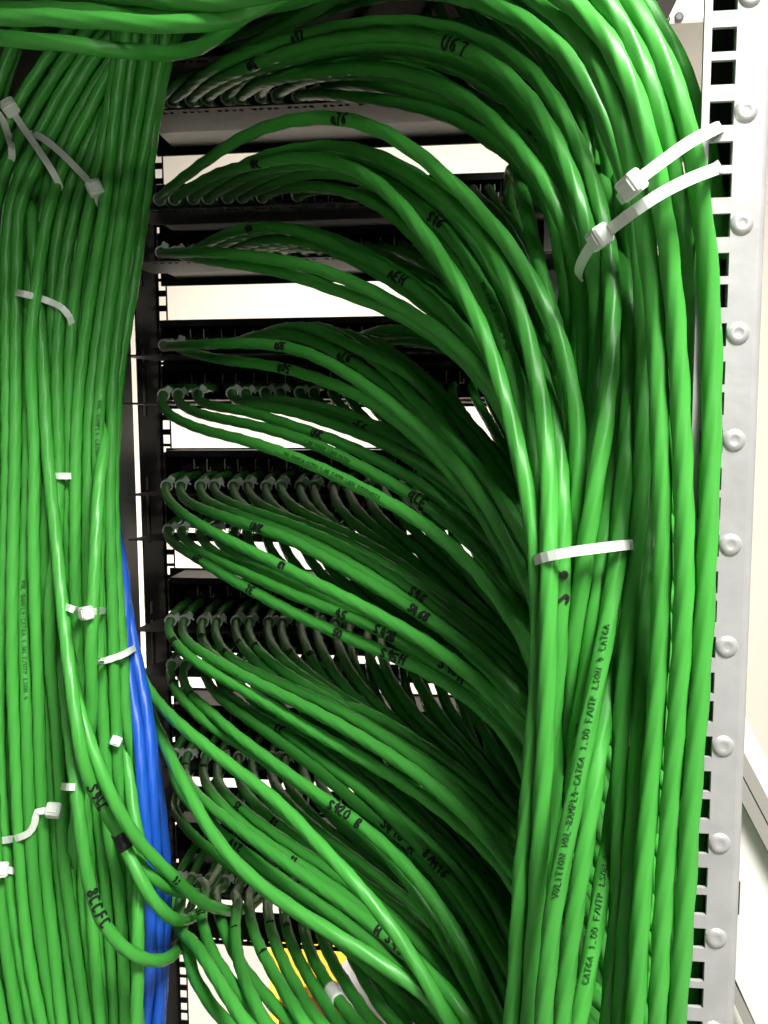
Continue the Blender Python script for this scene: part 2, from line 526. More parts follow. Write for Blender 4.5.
# ============================================================ STROKE LETTERS
G = {
    '0': [[(.5, 1), (.1, .75), (.1, .25), (.5, 0), (.9, .25), (.9, .75), (.5, 1)]],
    '1': [[(.2, .7), (.55, 1), (.55, 0)]],
    '2': [[(.1, .75), (.35, 1), (.75, .95), (.8, .65), (.1, 0), (.95, 0)]],
    '3': [[(.1, .95), (.6, 1), (.85, .75), (.4, .55), (.9, .3), (.55, 0), (.1, .1)]],
    '4': [[(.35, 1), (.1, .4), (.9, .4)], [(.7, .75), (.65, 0)]],
    '5': [[(.85, 1), (.2, 1), (.15, .55), (.7, .6), (.85, .3), (.5, 0), (.1, .1)]],
    '6': [[(.75, 1), (.3, .7), (.12, .3), (.4, 0), (.8, .15), (.75, .45), (.2, .42)]],
    '7': [[(.1, 1), (.9, 1), (.4, 0)]],
    '8': [[(.5, .52), (.15, .78), (.5, 1), (.85, .78), (.5, .52), (.1, .22), (.5, 0), (.9, .22), (.5, .52)]],
    '9': [[(.85, .6), (.4, .5), (.15, .75), (.5, 1), (.85, .85), (.85, .5), (.7, 0)]],
    'A': [[(.05, 0), (.5, 1), (.95, 0)], [(.25, .4), (.75, .4)]],
    'a': [[(.8, .6), (.35, .65), (.1, .3), (.4, 0), (.8, .2), (.8, .65), (.9, 0)]],
    'B': [[(.15, 0), (.15, 1), (.7, .95), (.75, .6), (.15, .52), (.85, .4), (.8, .05), (.15, 0)]],
    'C': [[(.85, .9), (.4, 1), (.1, .55), (.4, 0), (.9, .1)]],
    'E': [[(.85, 1), (.15, 1), (.15, 0), (.85, 0)], [(.15, .52), (.7, .52)]],
    'F': [[(.85, 1), (.15, 1), (.15, 0)], [(.15, .52), (.7, .52)]],
    'G': [[(.85, .85), (.4, 1), (.1, .5), (.4, 0), (.85, .15), (.85, .45), (.5, .45)]],
    'H': [[(.12, 1), (.12, 0)], [(.88, 1), (.88, 0)], [(.12, .5), (.88, .5)]],
    'h': [[(.15, 1), (.15, 0)], [(.15, .4), (.5, .6), (.8, .4), (.8, 0)]],
    'I': [[(.5, 1), (.5, 0)]],
    'L': [[(.2, 1), (.2, 0), (.85, 0)]],
    'M': [[(.05, 0), (.1, 1), (.5, .4), (.9, 1), (.95, 0)]],
    'N': [[(.1, 0), (.1, 1), (.9, 0), (.9, 1)]],
    'O': [[(.5, 1), (.1, .7), (.1, .3), (.5, 0), (.9, .3), (.9, .7), (.5, 1)]],
    'o': [[(.5, .6), (.15, .3), (.5, 0), (.85, .3), (.5, .6)]],
    'P': [[(.15, 0), (.15, 1), (.75, .95), (.8, .6), (.15, .48)]],
    'q': [[(.8, .6), (.35, .65), (.1, .35), (.4, .1), (.8, .3), (.8, .65), (.8, -.3)]],
    'R': [[(.15, 0), (.15, 1), (.75, .95), (.78, .6), (.15, .5), (.9, 0)]],
    'S': [[(.85, .88), (.45, 1), (.12, .78), (.5, .52), (.88, .25), (.5, 0), (.1, .12)]],
    'T': [[(.05, 1), (.95, 1)], [(.5, 1), (.5, 0)]],
    'U': [[(.1, 1), (.12, .25), (.45, 0), (.85, .25), (.9, 1)]],
    'u': [[(.12, .65), (.15, .15), (.5, 0), (.82, .2), (.85, .65), (.9, 0)]],
    'V': [[(.05, 1), (.5, 0), (.95, 1)]],
    'W': [[(0, 1), (.25, 0), (.5, .7), (.75, 0), (1, 1)]],
    'X': [[(.05, 1), (.95, 0)], [(.95, 1), (.05, 0)]],
    '-': [[(.15, .48), (.85, .48)]],
    '/': [[(.1, 0), (.9, 1)]],
    '.': [[(.4, 0), (.55, .08)]],
    "'": [[(.5, 1), (.45, .75)]],
    ':': [[(.4, .1), (.6, .2)], [(.4, .7), (.6, .8)]],
    ' ': [],
}


def on_cable(name, parent, line, pos, text, height, pen, m, rev=False, flip=False, radius=0.0043, adv=None, messy=0.0):
    """letters written along a cable: pos = pixel near which they are centred"""
    adv = adv or height * .78
    t, _, _ = frames(line)
    d = np.r_[0, np.cumsum(np.linalg.norm(np.diff(line, axis=0), axis=1))]
    pr_ = np.array([proj(p)[:2] for p in line])
    c = int(np.argmin(((pr_ - np.array(pos)) ** 2).sum(1)))
    total = adv * len(text)
    rr = random.Random(sum(map(ord, text)) * 7 + len(text))
    mb = MB()
    sgn = -1 if rev else 1

    def surf(u, v, lift):
        s = d[c] + sgn * (u - total / 2)
        p = np.array([np.interp(s, d, line[:, k]) for k in range(3)])
        tt = np.array([np.interp(s, d, t[:, k]) for k in range(3)])
        tt /= np.linalg.norm(tt)
        n_ = CAM - p
        n_ -= tt * n_.dot(tt)
        n_ /= np.linalg.norm(n_)
        b_ = np.cross(n_, tt * sgn)
        if flip:
            b_ = -b_
        a = (v - height / 2) / radius
        return p + (radius + lift) * (n_ * math.cos(a) + b_ * math.sin(a))

    for i, ch in enumerate(text):
        jx, jy = rr.uniform(-.12, .12) * messy * height, rr.uniform(-.15, .15) * messy * height
        for st in G.get(ch, []):
            q = [(i * adv + x * adv * .8 + jx, y * height + jy) for x, y in st]
            if messy:                                            # hand-drawn strokes are rounded
                dense = []
                for a, b in zip(q[:-1], q[1:]):
                    for k in range(4):
                        dense.append((a[0] + (b[0] - a[0]) * k / 4, a[1] + (b[1] - a[1]) * k / 4))
                dense.append(q[-1])
                qa = np.array(dense)
                for _ in range(2):
                    qa[1:-1] = .25 * qa[:-2] + .5 * qa[1:-1] + .25 * qa[2:]
                q = qa
            q = np.array(q, float)
            dv = np.gradient(q, axis=0)
            dv /= np.linalg.norm(dv, axis=1)[:, None] + 1e-9
            nn = np.stack([-dv[:, 1], dv[:, 0]], 1) * pen / 2
            q[0] -= dv[0] * pen * .4
            q[-1] += dv[-1] * pen * .4
            vs, fs = [], []
            for (x, y), (nx, ny) in zip(q, nn):
                for lift in (-.0003, .00018):
                    vs += [surf(x + nx, y + ny, lift), surf(x - nx, y - ny, lift)]
            for k in range(len(q) - 1):
                o = 4 * k
                fs += [(o + 2, o + 3, o + 7, o + 6), (o, o + 4, o + 5, o + 1), (o, o + 2, o + 6, o + 4), (o + 1, o + 5, o + 7, o + 3)]
            mb.add(vs, fs)
    if mb.v:
        o = mb.build(name, m, parent)
        return o


# ================================================================== CABLES
# every cable: dict(line=points every ~8 mm, r=radius, mass=how much it may move, label, group, mat, texts)
CABLES = []
DS = 0.008
D_CABLE = 0.0086


def add_cable(key, pts, label, group, mass=1.0, m=None, pin=0, r=0.00443, cat='cable', texts=(), name='network_cable', tape=None):
    line = catmull(pts, DS)
    CABLES.append(dict(key=key, line=line, orig=line.copy(), r=r, mass=mass, label=label, group=group, mat=m or M_GREEN, pin=pin,
                       texts=list(texts), name=name, tape=list(tape or [])))
    return CABLES[-1]


def to_floor(pts, z_mid=None):
    """continue a line straight down to the floor"""
    p = np.asarray(pts, float)
    e = p[-1]
    d = p[-1] - p[-2]
    d /= np.linalg.norm(d)
    n1 = e + d * 0.05 + np.array([0, 0, -0.05])
    return np.vstack([p, n1, [n1[0], n1[1], max(0.3, n1[2] - .3)] if n1[2] > .75 else [n1[0], n1[1], n1[2] * .5], [n1[0], n1[1], 0.004]])


FWD = np.array([-math.sin(YAW), math.cos(YAW), 0])
RGT = np.array([math.cos(YAW), math.sin(YAW), 0])


def slot(col, row):
    """a place in the hidden core of the right hand bundle, columns across, rows away from us"""
    Z = 0.470 + 0.0082 * row
    return CAM[:2] + (RGT * (0.191 * Z + .0093 * (col + .5 * (row % 2))) + FWD * Z)[:2]


def into_core(pts, s_):
    p = np.asarray(pts, float)
    e = p[-1]
    z1 = max(0.55, e[2] - 0.16)
    if z1 >= e[2] - .03:
        z1 = e[2] - .1
    mid = np.array([(e[0] * .35 + s_[0] * .65), (e[1] * .35 + s_[1] * .65), e[2] - (e[2] - z1) * .45])
    return np.vstack([p, mid, [s_[0], s_[1], z1], [s_[0], s_[1], z1 * .5], [s_[0], s_[1], 0.004]])


def port_start(r, k):
    x, zt = port_x(k), ROWZ[r]
    return np.array([[x, Y_BODY + .006, zt + .0175], [x, Y_BODY - .012, zt + .0172], [x, Y_TRAY + .022, zt + .0145]])


def tie_point(r, k):
    return np.array([port_x(k), Y_TRAY + .004, ROWZ[r] + .0085])


NUM = ['first', 'second', 'third', 'fourth', 'fifth', 'sixth', 'seventh', 'eighth', 'ninth', 'tenth', 'eleventh', 'twelfth', 'thirteenth', 'fourteenth',
       'fifteenth', 'sixteenth', 'seventeenth', 'eighteenth', 'nineteenth', 'twentieth', 'twenty-first', 'twenty-second', 'twenty-third', 'twenty-fourth']


def plabel(r, k, marks=()):
    rn = {'topmost': 'topmost patch panel', 'lowest': 'lowest patch panel'}.get(ROWNAME[r], ROWNAME[r] + ' patch panel down')
    m_ = f' marked {marks[0]},' if marks else ' at the'
    return f'green cable{m_} {NUM[k]} port from the left post, {rn}'


# --- streams: port -> (end width, [(x, y) in the picture, from the tie on])
KEYS = {
 'C': {0: (16.5, [(160,258),(200,252),(250,256),(315,267),(367,288),(419,317),(460,345),(500,390),(528,440)]),
       1: (16, [(176,259),(220,262),(276,270),(341,292),(393,310),(432,333),(475,368),(510,415),(530,460)]),
       2: (16, [(198,246),(225,234),(253,226),(302,231),(336,244),(375,262),(401,278),(432,301),(470,335),(505,380),(530,430)]),
       5: (15, [(250,252),(290,240),(330,245),(390,275),(440,310),(490,365),(525,420)]),
       12: (14, [(372,250),(400,252),(440,272),(480,305),(515,355),(535,410)]),
       21: (13, [(522,258),(530,280),(542,330),(552,390)])},
 'D': {0: (16.5, [(160,353),(200,345),(250,343),(302,349),(341,369),(380,395),(419,427),(445,450),(478,491),(504,523),(530,580)]),
       1: (15.5, [(175,355),(220,360),(276,366),(315,377),(367,399),(410,430),(450,470),(490,525),(525,590)]),
       4: (15.5, [(233,346),(255,336),(281,332),(315,341),(349,359),(380,378),(420,412),(460,455),(500,515),(528,565)]),
       7: (16.5, [(285,345),(306,327),(320,324),(344,338),(380,364),(411,393),(450,435),(478,468),(509,512),(530,555)]),
       10: (15, [(337,347),(372,343),(396,354),(432,385),(478,434),(517,476),(535,520)]),
       11: (14, [(352,345),(370,333),(393,328),(432,336),(480,370),(515,420),(535,470)]),
       21: (13, [(522,350),(530,370),(542,410),(552,470)])},
 'E': {0: (16, [(156,396),(157,404),(165,414),(182,422),(202,430),(250,441),(289,455),(328,471),(367,491),(411,514),(439,533),(478,571),(509,610),(530,646)]),
       1: (15.5, [(171,396),(178,406),(195,413),(222,419),(250,424),(302,439),(341,456),(380,477),(419,498),(445,517),(478,548),(517,594),(532,620)]),
       2: (15, [(192,396),(200,404),(225,408),(250,411),(289,425),(341,442),(393,468),(432,489),(478,530),(525,585)]),
       5: (14.5, [(238,396),(250,402),(302,407),(354,424),(380,432),(419,453),(450,470),(490,505),(528,555)]),
       11: (14, [(345,394),(352,402),(358,413),(370,424),(405,446),(450,480),(500,530),(530,570)]),
       15: (13.5, [(410,392),(425,410),(460,450),(500,500),(530,545)]),
       21: (13, [(522,392),(526,415),(538,460),(550,520)])},
 'F': {0: (16, [(157,489),(160,496),(170,506),(195,522),(232,542),(270,560),(302,576),(354,602),(406,630),(450,657),(490,690),(530,735)]),
       1: (15.5, [(174,489),(182,501),(207,511),(245,524),(289,538),(328,560),(367,581),(406,605),(450,632),(490,665),(530,705)]),
       3: (15, [(210,490),(220,500),(245,509),(282,521),(315,534),(354,553),(393,577),(432,605),(480,645),(528,690)]),
       6: (14.5, [(265,490),(269,502),(283,515),(320,532),(360,550),(400,576),(450,615),(500,655),(530,685)]),
       10: (14, [(333,490),(337,505),(350,521),(380,542),(420,572),(470,616),(510,655),(532,680)]),
       15: (13.5, [(420,488),(424,505),(438,530),(468,570),(505,620),(532,660)]),
       21: (13, [(522,488),(526,510),(535,550),(548,600)])},
 'G': {0: (15.5, [(161,534),(167,542),(195,557),(232,580),(270,600),(289,611),(328,629),(367,645),(406,661),(450,683),(490,712),(530,755)]),
       1: (15, [(175,534),(182,542),(212,559),(245,573),(302,599),(354,618),(393,636),(450,667),(495,700),(532,740)]),
       2: (14.5, [(195,535),(202,545),(220,557),(260,572),(312,596),(354,612),(400,630),(450,658),(500,698),(533,735)]),
       5: (14, [(247,535),(251,548),(268,568),(300,590),(340,608),(390,630),(440,655),(490,695),(532,735)]),
       9: (13.5, [(317,535),(320,550),(331,570),(355,593),(390,620),(440,655),(490,698),(532,740)]),
       14: (13, [(402,533),(406,552),(420,580),(445,615),(480,660),(515,705),(535,735)]),
       21: (12.5, [(522,533),(524,555),(532,600),(545,650)])},
 'H': {0: (15.5, [(166,622),(166,630),(172,640),(182,651),(202,665),(220,676),(257,697),(312,731),(360,757),(400,780),(450,815),(500,860),(535,905)]),
       1: (16, [(176,622),(178,632),(186,643),(207,657),(245,677),(282,695),(328,718),(367,741),(406,765),(450,798),(490,838),(530,890)]),
       2: (15, [(199,624),(199,633),(204,648),(222,663),(260,684),(310,707),(360,734),(410,765),(455,798),(500,842),(532,885)]),
       3: (15, [(211,624),(213,634),(221,650),(245,669),(282,685),(320,702),(367,727),(410,754),(455,787),(500,832),(533,872)]),
       5: (15, [(247,624),(249,636),(256,648),(282,672),(312,690),(350,713),(400,744),(450,780),(500,825),(533,865)]),
       7: (14.5, [(281,626),(283,640),(291,656),(312,677),(345,700),(390,730),(440,766),(490,812),(530,855)]),
       8: (14.5, [(303,626),(306,645),(323,679),(341,702),(367,725),(406,752),(450,785),(500,830),(533,865)]),
       10: (14.5, [(337,626),(341,652),(354,679),(380,707),(411,738),(450,772),(495,815),(532,855)]),
       12: (14, [(370,628),(368,652),(378,679),(406,718),(432,744),(465,776),(505,815),(533,845)]),
       15: (13.5, [(421,628),(418,660),(427,702),(450,736),(485,780),(530,830)]),
       21: (12.5, [(522,628),(520,660),(528,710),(543,770)])},
 'I': {0: (15, [(165,665),(167,678),(175,692),(195,709),(222,731),(257,756),(312,791),(345,816),(380,844),(415,886),(440,930),(470,990),(490,1040)]),
       1: (16, [(179,667),(180,680),(187,695),(220,725),(257,750),(289,775),(328,801),(367,829),(396,853),(432,894),(455,928),(485,985),(505,1040)]),
       2: (15, [(197,667),(208,687),(225,703),(270,731),(289,746),(328,772),(367,806),(406,837),(445,880),(480,930),(515,1000),(525,1040)]),
       3: (15, [(211,667),(222,690),(245,710),(276,727),(315,758),(354,790),(393,822),(440,865),(480,915),(518,980),(530,1020)]),
       6: (14.5, [(266,667),(275,700),(310,741),(341,767),(380,801),(411,830),(460,880),(500,930),(530,980)]),
       9: (14, [(317,668),(326,705),(350,745),(393,793),(432,832),(475,880),(530,950)]),
       14: (13, [(402,668),(410,700),(435,760),(470,820),(510,880),(535,920)]),
       21: (12.5, [(522,668),(524,710),(532,780),(548,850)])},
 'J': {0: (14.5, [(169,752),(170,767),(178,790),(200,815),(240,849),(302,894),(341,919),(375,944),(420,986),(460,1040)]),
       1: (16, [(182,752),(185,778),(203,801),(234,825),(255,841),(289,866),(328,892),(367,919),(393,941),(430,975),(475,1040)]),
       2: (15, [(200,755),(202,778),(216,799),(247,829),(280,852),(320,876),(360,905),(400,936),(445,980),(485,1040)]),
       3: (15, [(213,756),(218,786),(242,809),(273,833),(310,858),(350,884),(395,920),(440,965),(490,1040)]),
       4: (15, [(235,757),(242,788),(265,814),(290,834),(330,860),(375,893),(420,930),(465,980),(500,1040)]),
       8: (14, [(303,757),(308,785),(325,810),(355,838),(395,870),(440,910),(485,965),(515,1040)]),
       14: (13, [(402,757),(408,790),(430,830),(465,880),(505,940),(530,1010)]),
       20: (12.5, [(508,757),(512,800),(526,870),(545,950)])},
 'JJ': {0: (13.5, [(172,800),(176,815),(195,838),(240,872),(300,912),(350,950),(400,995),(440,1045)]),
        6: (13, [(266,800),(275,825),(310,862),(355,900),(400,940),(445,990),(480,1045)]),
        14: (12.5, [(402,800),(412,830),(445,880),(485,940),(520,1010)])},
 'K': {0: (14, [(172,874),(172,895),(176,930),(190,975),(210,1003),(232,1035)]),
       1: (15.5, [(184,876),(181,900),(184,920),(198,947),(218,981),(245,1024),(255,1045)]),
       2: (14.5, [(201,878),(200,890),(201,920),(210,950),(231,982),(260,1015),(275,1040)]),
       3: (14, [(216,880),(215,895),(220,918),(230,945),(245,972),(265,995),(300,1035)]),
       4: (15, [(235,881),(234,910),(236,949),(245,985),(262,1020),(272,1045)]),
       5: (14.5, [(248,882),(249,908),(254,935),(270,967),(300,1017),(312,1040)]),
       6: (14.5, [(267,884),(268,915),(274,941),(292,980),(314,1018),(326,1045)]),
       7: (14, [(283,885),(285,923),(293,949),(314,985),(334,1015),(348,1040)]),
       8: (14, [(303,886),(303,925),(311,957),(332,992),(357,1035)]),
       9: (13.5, [(317,887),(318,925),(328,955),(350,990),(378,1035)]),
       11: (13.5, [(350,887),(352,925),(365,960),(390,1000),(412,1040)]),
       15: (13, [(420,887),(422,930),(440,980),(470,1045)])},
 'AA': {0: (15, [(171,96),(202,78),(241,52),(280,29),(319,8),(370,-22),(440,-40),(510,-20),(560,40),(590,110),(606,180)]),
        1: (17.5, [(175,97),(215,67),(267,45),(306,34),(345,26),(382,21),(421,22),(460,29),(499,47),(530,65),(560,105),(582,152),(596,190),(604,219)]),
        2: (18, [(190,96),(228,74),(280,55),(319,43),(350,36),(382,33),(421,35),(452,42),(486,57),(512,76),(530,92),(556,140),(574,180),(589,225)]),
        4: (15, [(228,96),(260,72),(310,56),(345,51),(382,52),(434,60),(486,81),(530,117),(547,150),(565,192),(578,225)]),
        5: (17.5, [(238,93),(267,81),(306,73),(335,70),(369,66),(408,72),(447,86),(486,112),(512,138),(530,161),(551,190),(569,225)]),
        9: (14, [(315,92),(356,84),(408,92),(447,105),(486,127),(520,160),(550,205)]),
        16: (13, [(440,92),(470,105),(505,130),(535,175),(560,230)]),
        20: (12.5, [(508,92),(528,110),(550,160),(570,230)])},
 'A': {0: (15, [(171,48),(215,30),(280,2),(350,-25),(430,-35),(500,-10),(550,40),(585,110),(600,180)]),
       10: (14, [(335,45),(390,25),(450,22),(505,45),(550,95),(580,160),(590,220)]),
       20: (12.5, [(508,45),(540,70),(570,120),(590,190)])},
 'B': {5: (15.5, [(252,200),(266,186),(297,174),(336,172),(375,183),(410,208),(445,248),(480,300),(510,360),(530,420)]),
       6: (15.5, [(266,200),(284,188),(328,187),(367,197),(406,226),(440,266),(475,320),(508,385),(530,440)]),
       12: (14, [(372,198),(400,192),(440,215),(480,265),(515,330),(540,395)]),
       21: (13, [(522,205),(530,225),(543,270),(553,340)])},
}
NPORTS = {'A': 14, 'AA': 20, 'B': 21, 'C': 21, 'D': 21, 'E': 21, 'F': 21, 'G': 21, 'H': 21, 'I': 20, 'J': 18, 'JJ': 12, 'K': 14}
SKIP = {'A': {1, 3, 5, 6, 7, 8, 9, 11, 12, 13}, 'B': {0, 1, 2, 3, 4, 7, 9, 10}, 'AA': {1, 2, 4, 5}, 'D': {2, 3, 6}, 'E': {3}, 'JJ': {1, 3, 5, 7, 9, 11}}
W0 = {'A': 9, 'AA': 9.2}
PW = {'A': .6, 'AA': .55, 'B': .6, 'C': .7}
TEXTS = {   # (row, port): [(pixel, text, letter height m, reversed, flipped)]
 ('C', 2): [((398,277), 'AEH', .0062, False, False), ((254,226), '10A', .004, False, False)],
 ('D', 7): [((351,342), 'H9G', .0062, False, False)],
 ('D', 4): [((349,357), 'qLG', .0060, False, False)],
 ('D', 1): [((287,367), '805', .0056, False, False)],
 ('D', 0): [((285,352), 'G05', .0048, False, False)],
 ('D', 10): [((405,362), 'A9C', .0060, False, False)],
 ('E', 5): [((365,428), 'qL6', .0060, False, False)],
 ('E', 2): [((322,434), 'UUC', .0050, False, False)],
 ('E', 1): [((422,500), 'qLE', .0066, False, False)],
 ('E', 4): [((487,506), 'q0G', .0062, False, False)],
 ('F', 1): [((262,529), 'UNR', .0058, False, False), ((425,617), 'S46B', .005, False, False)],
 ('F', 3): [((425,600), 'S46D', .0056, False, False)],
 ('F', 0): [((285,568), 'E1', .004, False, False)],
 ('G', 0): [((200,560), 'AEC', .0050, False, False), ((255,593), '7E', .0050, False, False), ((400,659), 'S45H', .0056, False, False), ((340,634), '50', .005, False, False)],
 ('G', 1): [((350,617), '45', .0056, False, False), ((393,637), 'S42B', .0056, False, False), ((452,668), 'S48H', .0058, False, False)],
 ('H', 2): [((335,720), "'02", .0056, False, False), ((201,640), '311', .005, False, False)],
 ('H', 4): [((236,648), '16', .0048, False, False)],
 ('H', 5): [((254,650), '5C', .0046, False, False)],
 ('H', 7): [((288,656), '71', .0048, False, False)],
 ('H', 8): [((310,660), '15', .0048, False, False)],
 ('K', 6): [((270,925), '7', .0048, False, False)],
 ('K', 7): [((287,930), '11', .0046, False, False)],
 ('H', 0): [((176,645), 'CLE', .0052, False, False)],
 ('H', 3): [((226,655), '14', .005, False, False)],
 ('I', 1): [((348,815), 'S420 B', .0058, False, False), ((190,698), '2', .005, False, False)],
 ('I', 0): [((335,808), 'S420 A', .0052, False, False), ((171,687), 'U6', .005, False, False)],
 ('I', 2): [((405,836), 'S418 A', .0058, False, False)],
 ('I', 3): [((280,732), 'EE', .0050, False, False), ((440,866), '8AM16', .005, False, False)],
 ('J', 2): [((201,770), 'EC1', .0046, False, False), ((300,864), '11', .0045, False, False)],
 ('J', 3): [((241,808), '52', .0050, False, False)],
 ('J', 1): [((184,768), 'CC', .0046, False, False), ((392,940), 'H S457', .0056, False, False)],
 ('J', 0): [((240,849), '412', .0048, False, False)],
 ('J', 4): [((278,825), '81', .0050, False, False)],
 ('K', 2): [((201,918), '63', .0050, False, False)],
 ('K', 3): [((222,922), 'RC', .0050, False, False)],
 ('K', 5): [((262,955), '4', .0050, False, False)],
 ('K', 4): [((235,930), '1', .004, False, False)],
 ('AA', 1): [((300,35), 'o47', .0050, False, False)],
 ('AA', 2): [((258,64), 'U6h', .0050, False, False), ((464,46), 'U67', .0070, False, False)],
 ('AA', 4): [((537,133), 'u33', .0058, False, False)],
}
PRINT = {('E', 0): [((330,472), 'VOL-8AMPL4-CAT6A 1.00 F/UTP LSOH 4X2XAWG23')],
         ('E', 1): [((330,452), '1.00 F/UTP LSOH CAT6A')],
         ('B', 3): [((500,318), 'VOL-8AMPL4-CAT6A 1.00')],
         ('F', 0): []}

FULL = {   # port cables that stay at the front of the right hand bundle: traced to the bottom, (x, y, width)
 ('AA', 1): [(613,284,18),(611,362,18.5),(608,412,19),(594,490,19),(586,545,19),(576,629,18.5),(564,745,18),(557,801,18),(546,901,18),(536,1001,18),(528,1100,18)],
 ('AA', 2): [(599,284,17.5),(598,362,17.5),(595,412,17.5),(588,470,17.5),(578,545,17),(566,629,17),(554,745,17),(546,801,17),(535,901,17),(524,1001,17),(516,1100,17)],
 ('AA', 4): [(587,284,16.5),(588,362,16.5),(586,430,16.5),(580,500,16),(570,600,16),(556,745,16),(545,860,16),(530,1001,16),(520,1100,16)],
 ('AA', 5): [(580,262,17),(584,300,17),(586,362,17),(584,430,17),(578,500,16.5),(566,600,16.5),(550,745,16.5),(540,860,16.5),(526,1001,16),(516,1100,16)],
}
BFULL = {   # the five cables of the third panel that arch over and come down in front
 0: ([(160,196,9.5),(200,165,10.8),(250,133,12.2),(300,118,13.4),(345,117,14.2),(390,133,15),(425,158,15.6),(455,185,16),(490,221,16.6),(525,266,17.2),(548,308,17.6),(567,356,18),(579,420,18.2),(579,480,18.4),(575,545,18.5),(570,629,18.2),(558,745,18),(550,801,18),(541,901,18),(531,1001,18),(522,1100,18)], [((345,117), 'a76', .0060)]),
 1: ([(178,194,9.5),(215,175,10.5),(262,162,11.8),(300,156,12.8),(328,159,13.5),(375,179,14.6),(406,210,15.3),(443,259,16),(460,284,16.4),(486,334,17),(497,370,17.4),(515,434,18),(530,500,18.4),(537,545,18.6),(540,629,18.6),(535,745,18.4),(531,801,18.2),(523,901,18),(517,1001,18),(511,1100,18)], [((262,162), 'UAC', .0056)]),
 2: ([(196,196,9.5),(240,166,11),(290,150,12.3),(340,146,13.3),(385,158,14.3),(434,187,15.3),(486,238,16.4),(517,298,17.2),(532,350,17.6),(547,434,18.4),(551,512,18.8),(549,545,19),(548,629,19),(545,745,18.8),(542,801,18.6),(537,901,18.4),(530,1001,18.3),(524,1100,18)], []),
 3: ([(211,197,9.5),(255,172,11),(310,163,12.3),(355,167,13.2),(400,190,14.2),(442,221,15),(468,249,15.5),(488,288,16),(504,332,16.6),(512,370,17),(530,434,17.4),(540,512,17.6),(544,575,17.6),(543,650,17.4),(538,745,17.2),(532,850,17),(523,1001,17),(516,1100,17)], [((447,224), 'S16D', .0056)]),
 4: ([(232,198,9.5),(280,170,11.2),(335,158,12.6),(380,164,13.6),(425,191,14.6),(462,224,15.3),(495,275,16),(522,325,16.5),(545,380,17),(560,440,18),(565,512,18.6),(566,545,18.7),(560,629,18.7),(553,745,18.2),(547,801,18),(537,901,17.6),(527,1001,17.5),(519,1100,17.4)], [((567,585), '8.S', .0060)]),
}
CORE = {'A': 0.95, 'AA': .9, 'B': .8, 'C': .72, 'D': .62, 'E': .52, 'F': .42, 'G': .34, 'H': .25, 'I': .16, 'J': .1, 'JJ': .06, 'K': .02}

PORT_CABLES = {}
BODIES = []
for r, keys in KEYS.items():
    ks = sorted(keys)
    paths = {k: resample(catmull(px_path(keys[k][1], W0.get(r, 9.6), keys[k][0], PW.get(r, .8)), .006), n=48) for k in ks}
    for k in range(NPORTS[r]):
        if k in SKIP.get(r, ()) and k not in keys:
            continue
        if r == 'B' and k < 5:
            continue
        if k < ks[0]:
            base = paths[ks[0]].copy()
        elif k in paths:
            base = paths[k].copy()
        else:
            a = max(q for q in ks if q < k)
            b = [q for q in ks if q > k]
            if not b:
                base = paths[a].copy()
            else:
                b = b[0]
                f = (k - a) / (b - a)
                base = paths[a] * (1 - f) + paths[b] * f
            wob = rng.normal(0, .004, 3)
            base += np.sin(np.linspace(0, math.pi, 48))[:, None] * wob
        tp = tie_point(r, k)
        fade = np.clip(1 - np.linspace(0, 1, 48) / .22, 0, 1)[:, None] ** 1.5
        base = base + (tp - base[0]) * fade
        body = np.vstack([port_start(r, k), tp, base[2::3]])
        BODIES.append((r, k, body, k in keys))
# cables that lie low and in front of the fan go to the front rows of the core
want = [(CORE[r] + k * .002, k, (r, k)) for r, k, _, _ in BODIES if (r, k) not in FULL] + [(-.1, 3, 'X1'), (-.09, 5, 'X2')]
want.sort(key=lambda q: (q[0], q[1]))
SLOT = {}
NC = 13
for n0 in range(0, len(want), NC):
    for col, (_, _, key) in enumerate(sorted(want[n0:n0 + NC], key=lambda q: q[1])):
        SLOT[key] = slot(col, n0 // NC)
for r, k, body, traced in BODIES:
    if (r, k) in FULL:
        pts = to_floor(np.vstack([body, px_w(FULL[(r, k)])]))
    else:
        pts = into_core(body, SLOT[(r, k)])
    c = add_cable(('port', r, k), pts, plabel(r, k, [q[1] for q in TEXTS.get((r, k), [])]), 'green cables of the patch panels', mass=(18.0 if (r, k) in FULL else 5.0) if traced else 1.0, pin=6,
                  texts=[(q[0], q[1], q[2], 'hand', q[3]) for q in TEXTS.get((r, k), [])] + [(q[0], q[1], .0024, 'print', False) for q in PRINT.get((r, k), [])])
    PORT_CABLES[(r, k)] = c
for k, (pp, tx) in BFULL.items():
    q = px_w(pp)
    tp = tie_point('B', k)
    q[0] = tp
    pts = to_floor(np.vstack([port_start('B', k), q]))
    c = add_cable(('port', 'B', k), pts, plabel('B', k, [t[1] for t in tx]), 'green cables of the patch panels', mass=18.0, pin=6,
                  texts=[(t[0], t[1], t[2], 'hand', False) for t in tx] + [(q_[0], q_[1], .0024, 'print', False) for q_ in PRINT.get(('B', k), [])])
    PORT_CABLES[('B', k)] = c

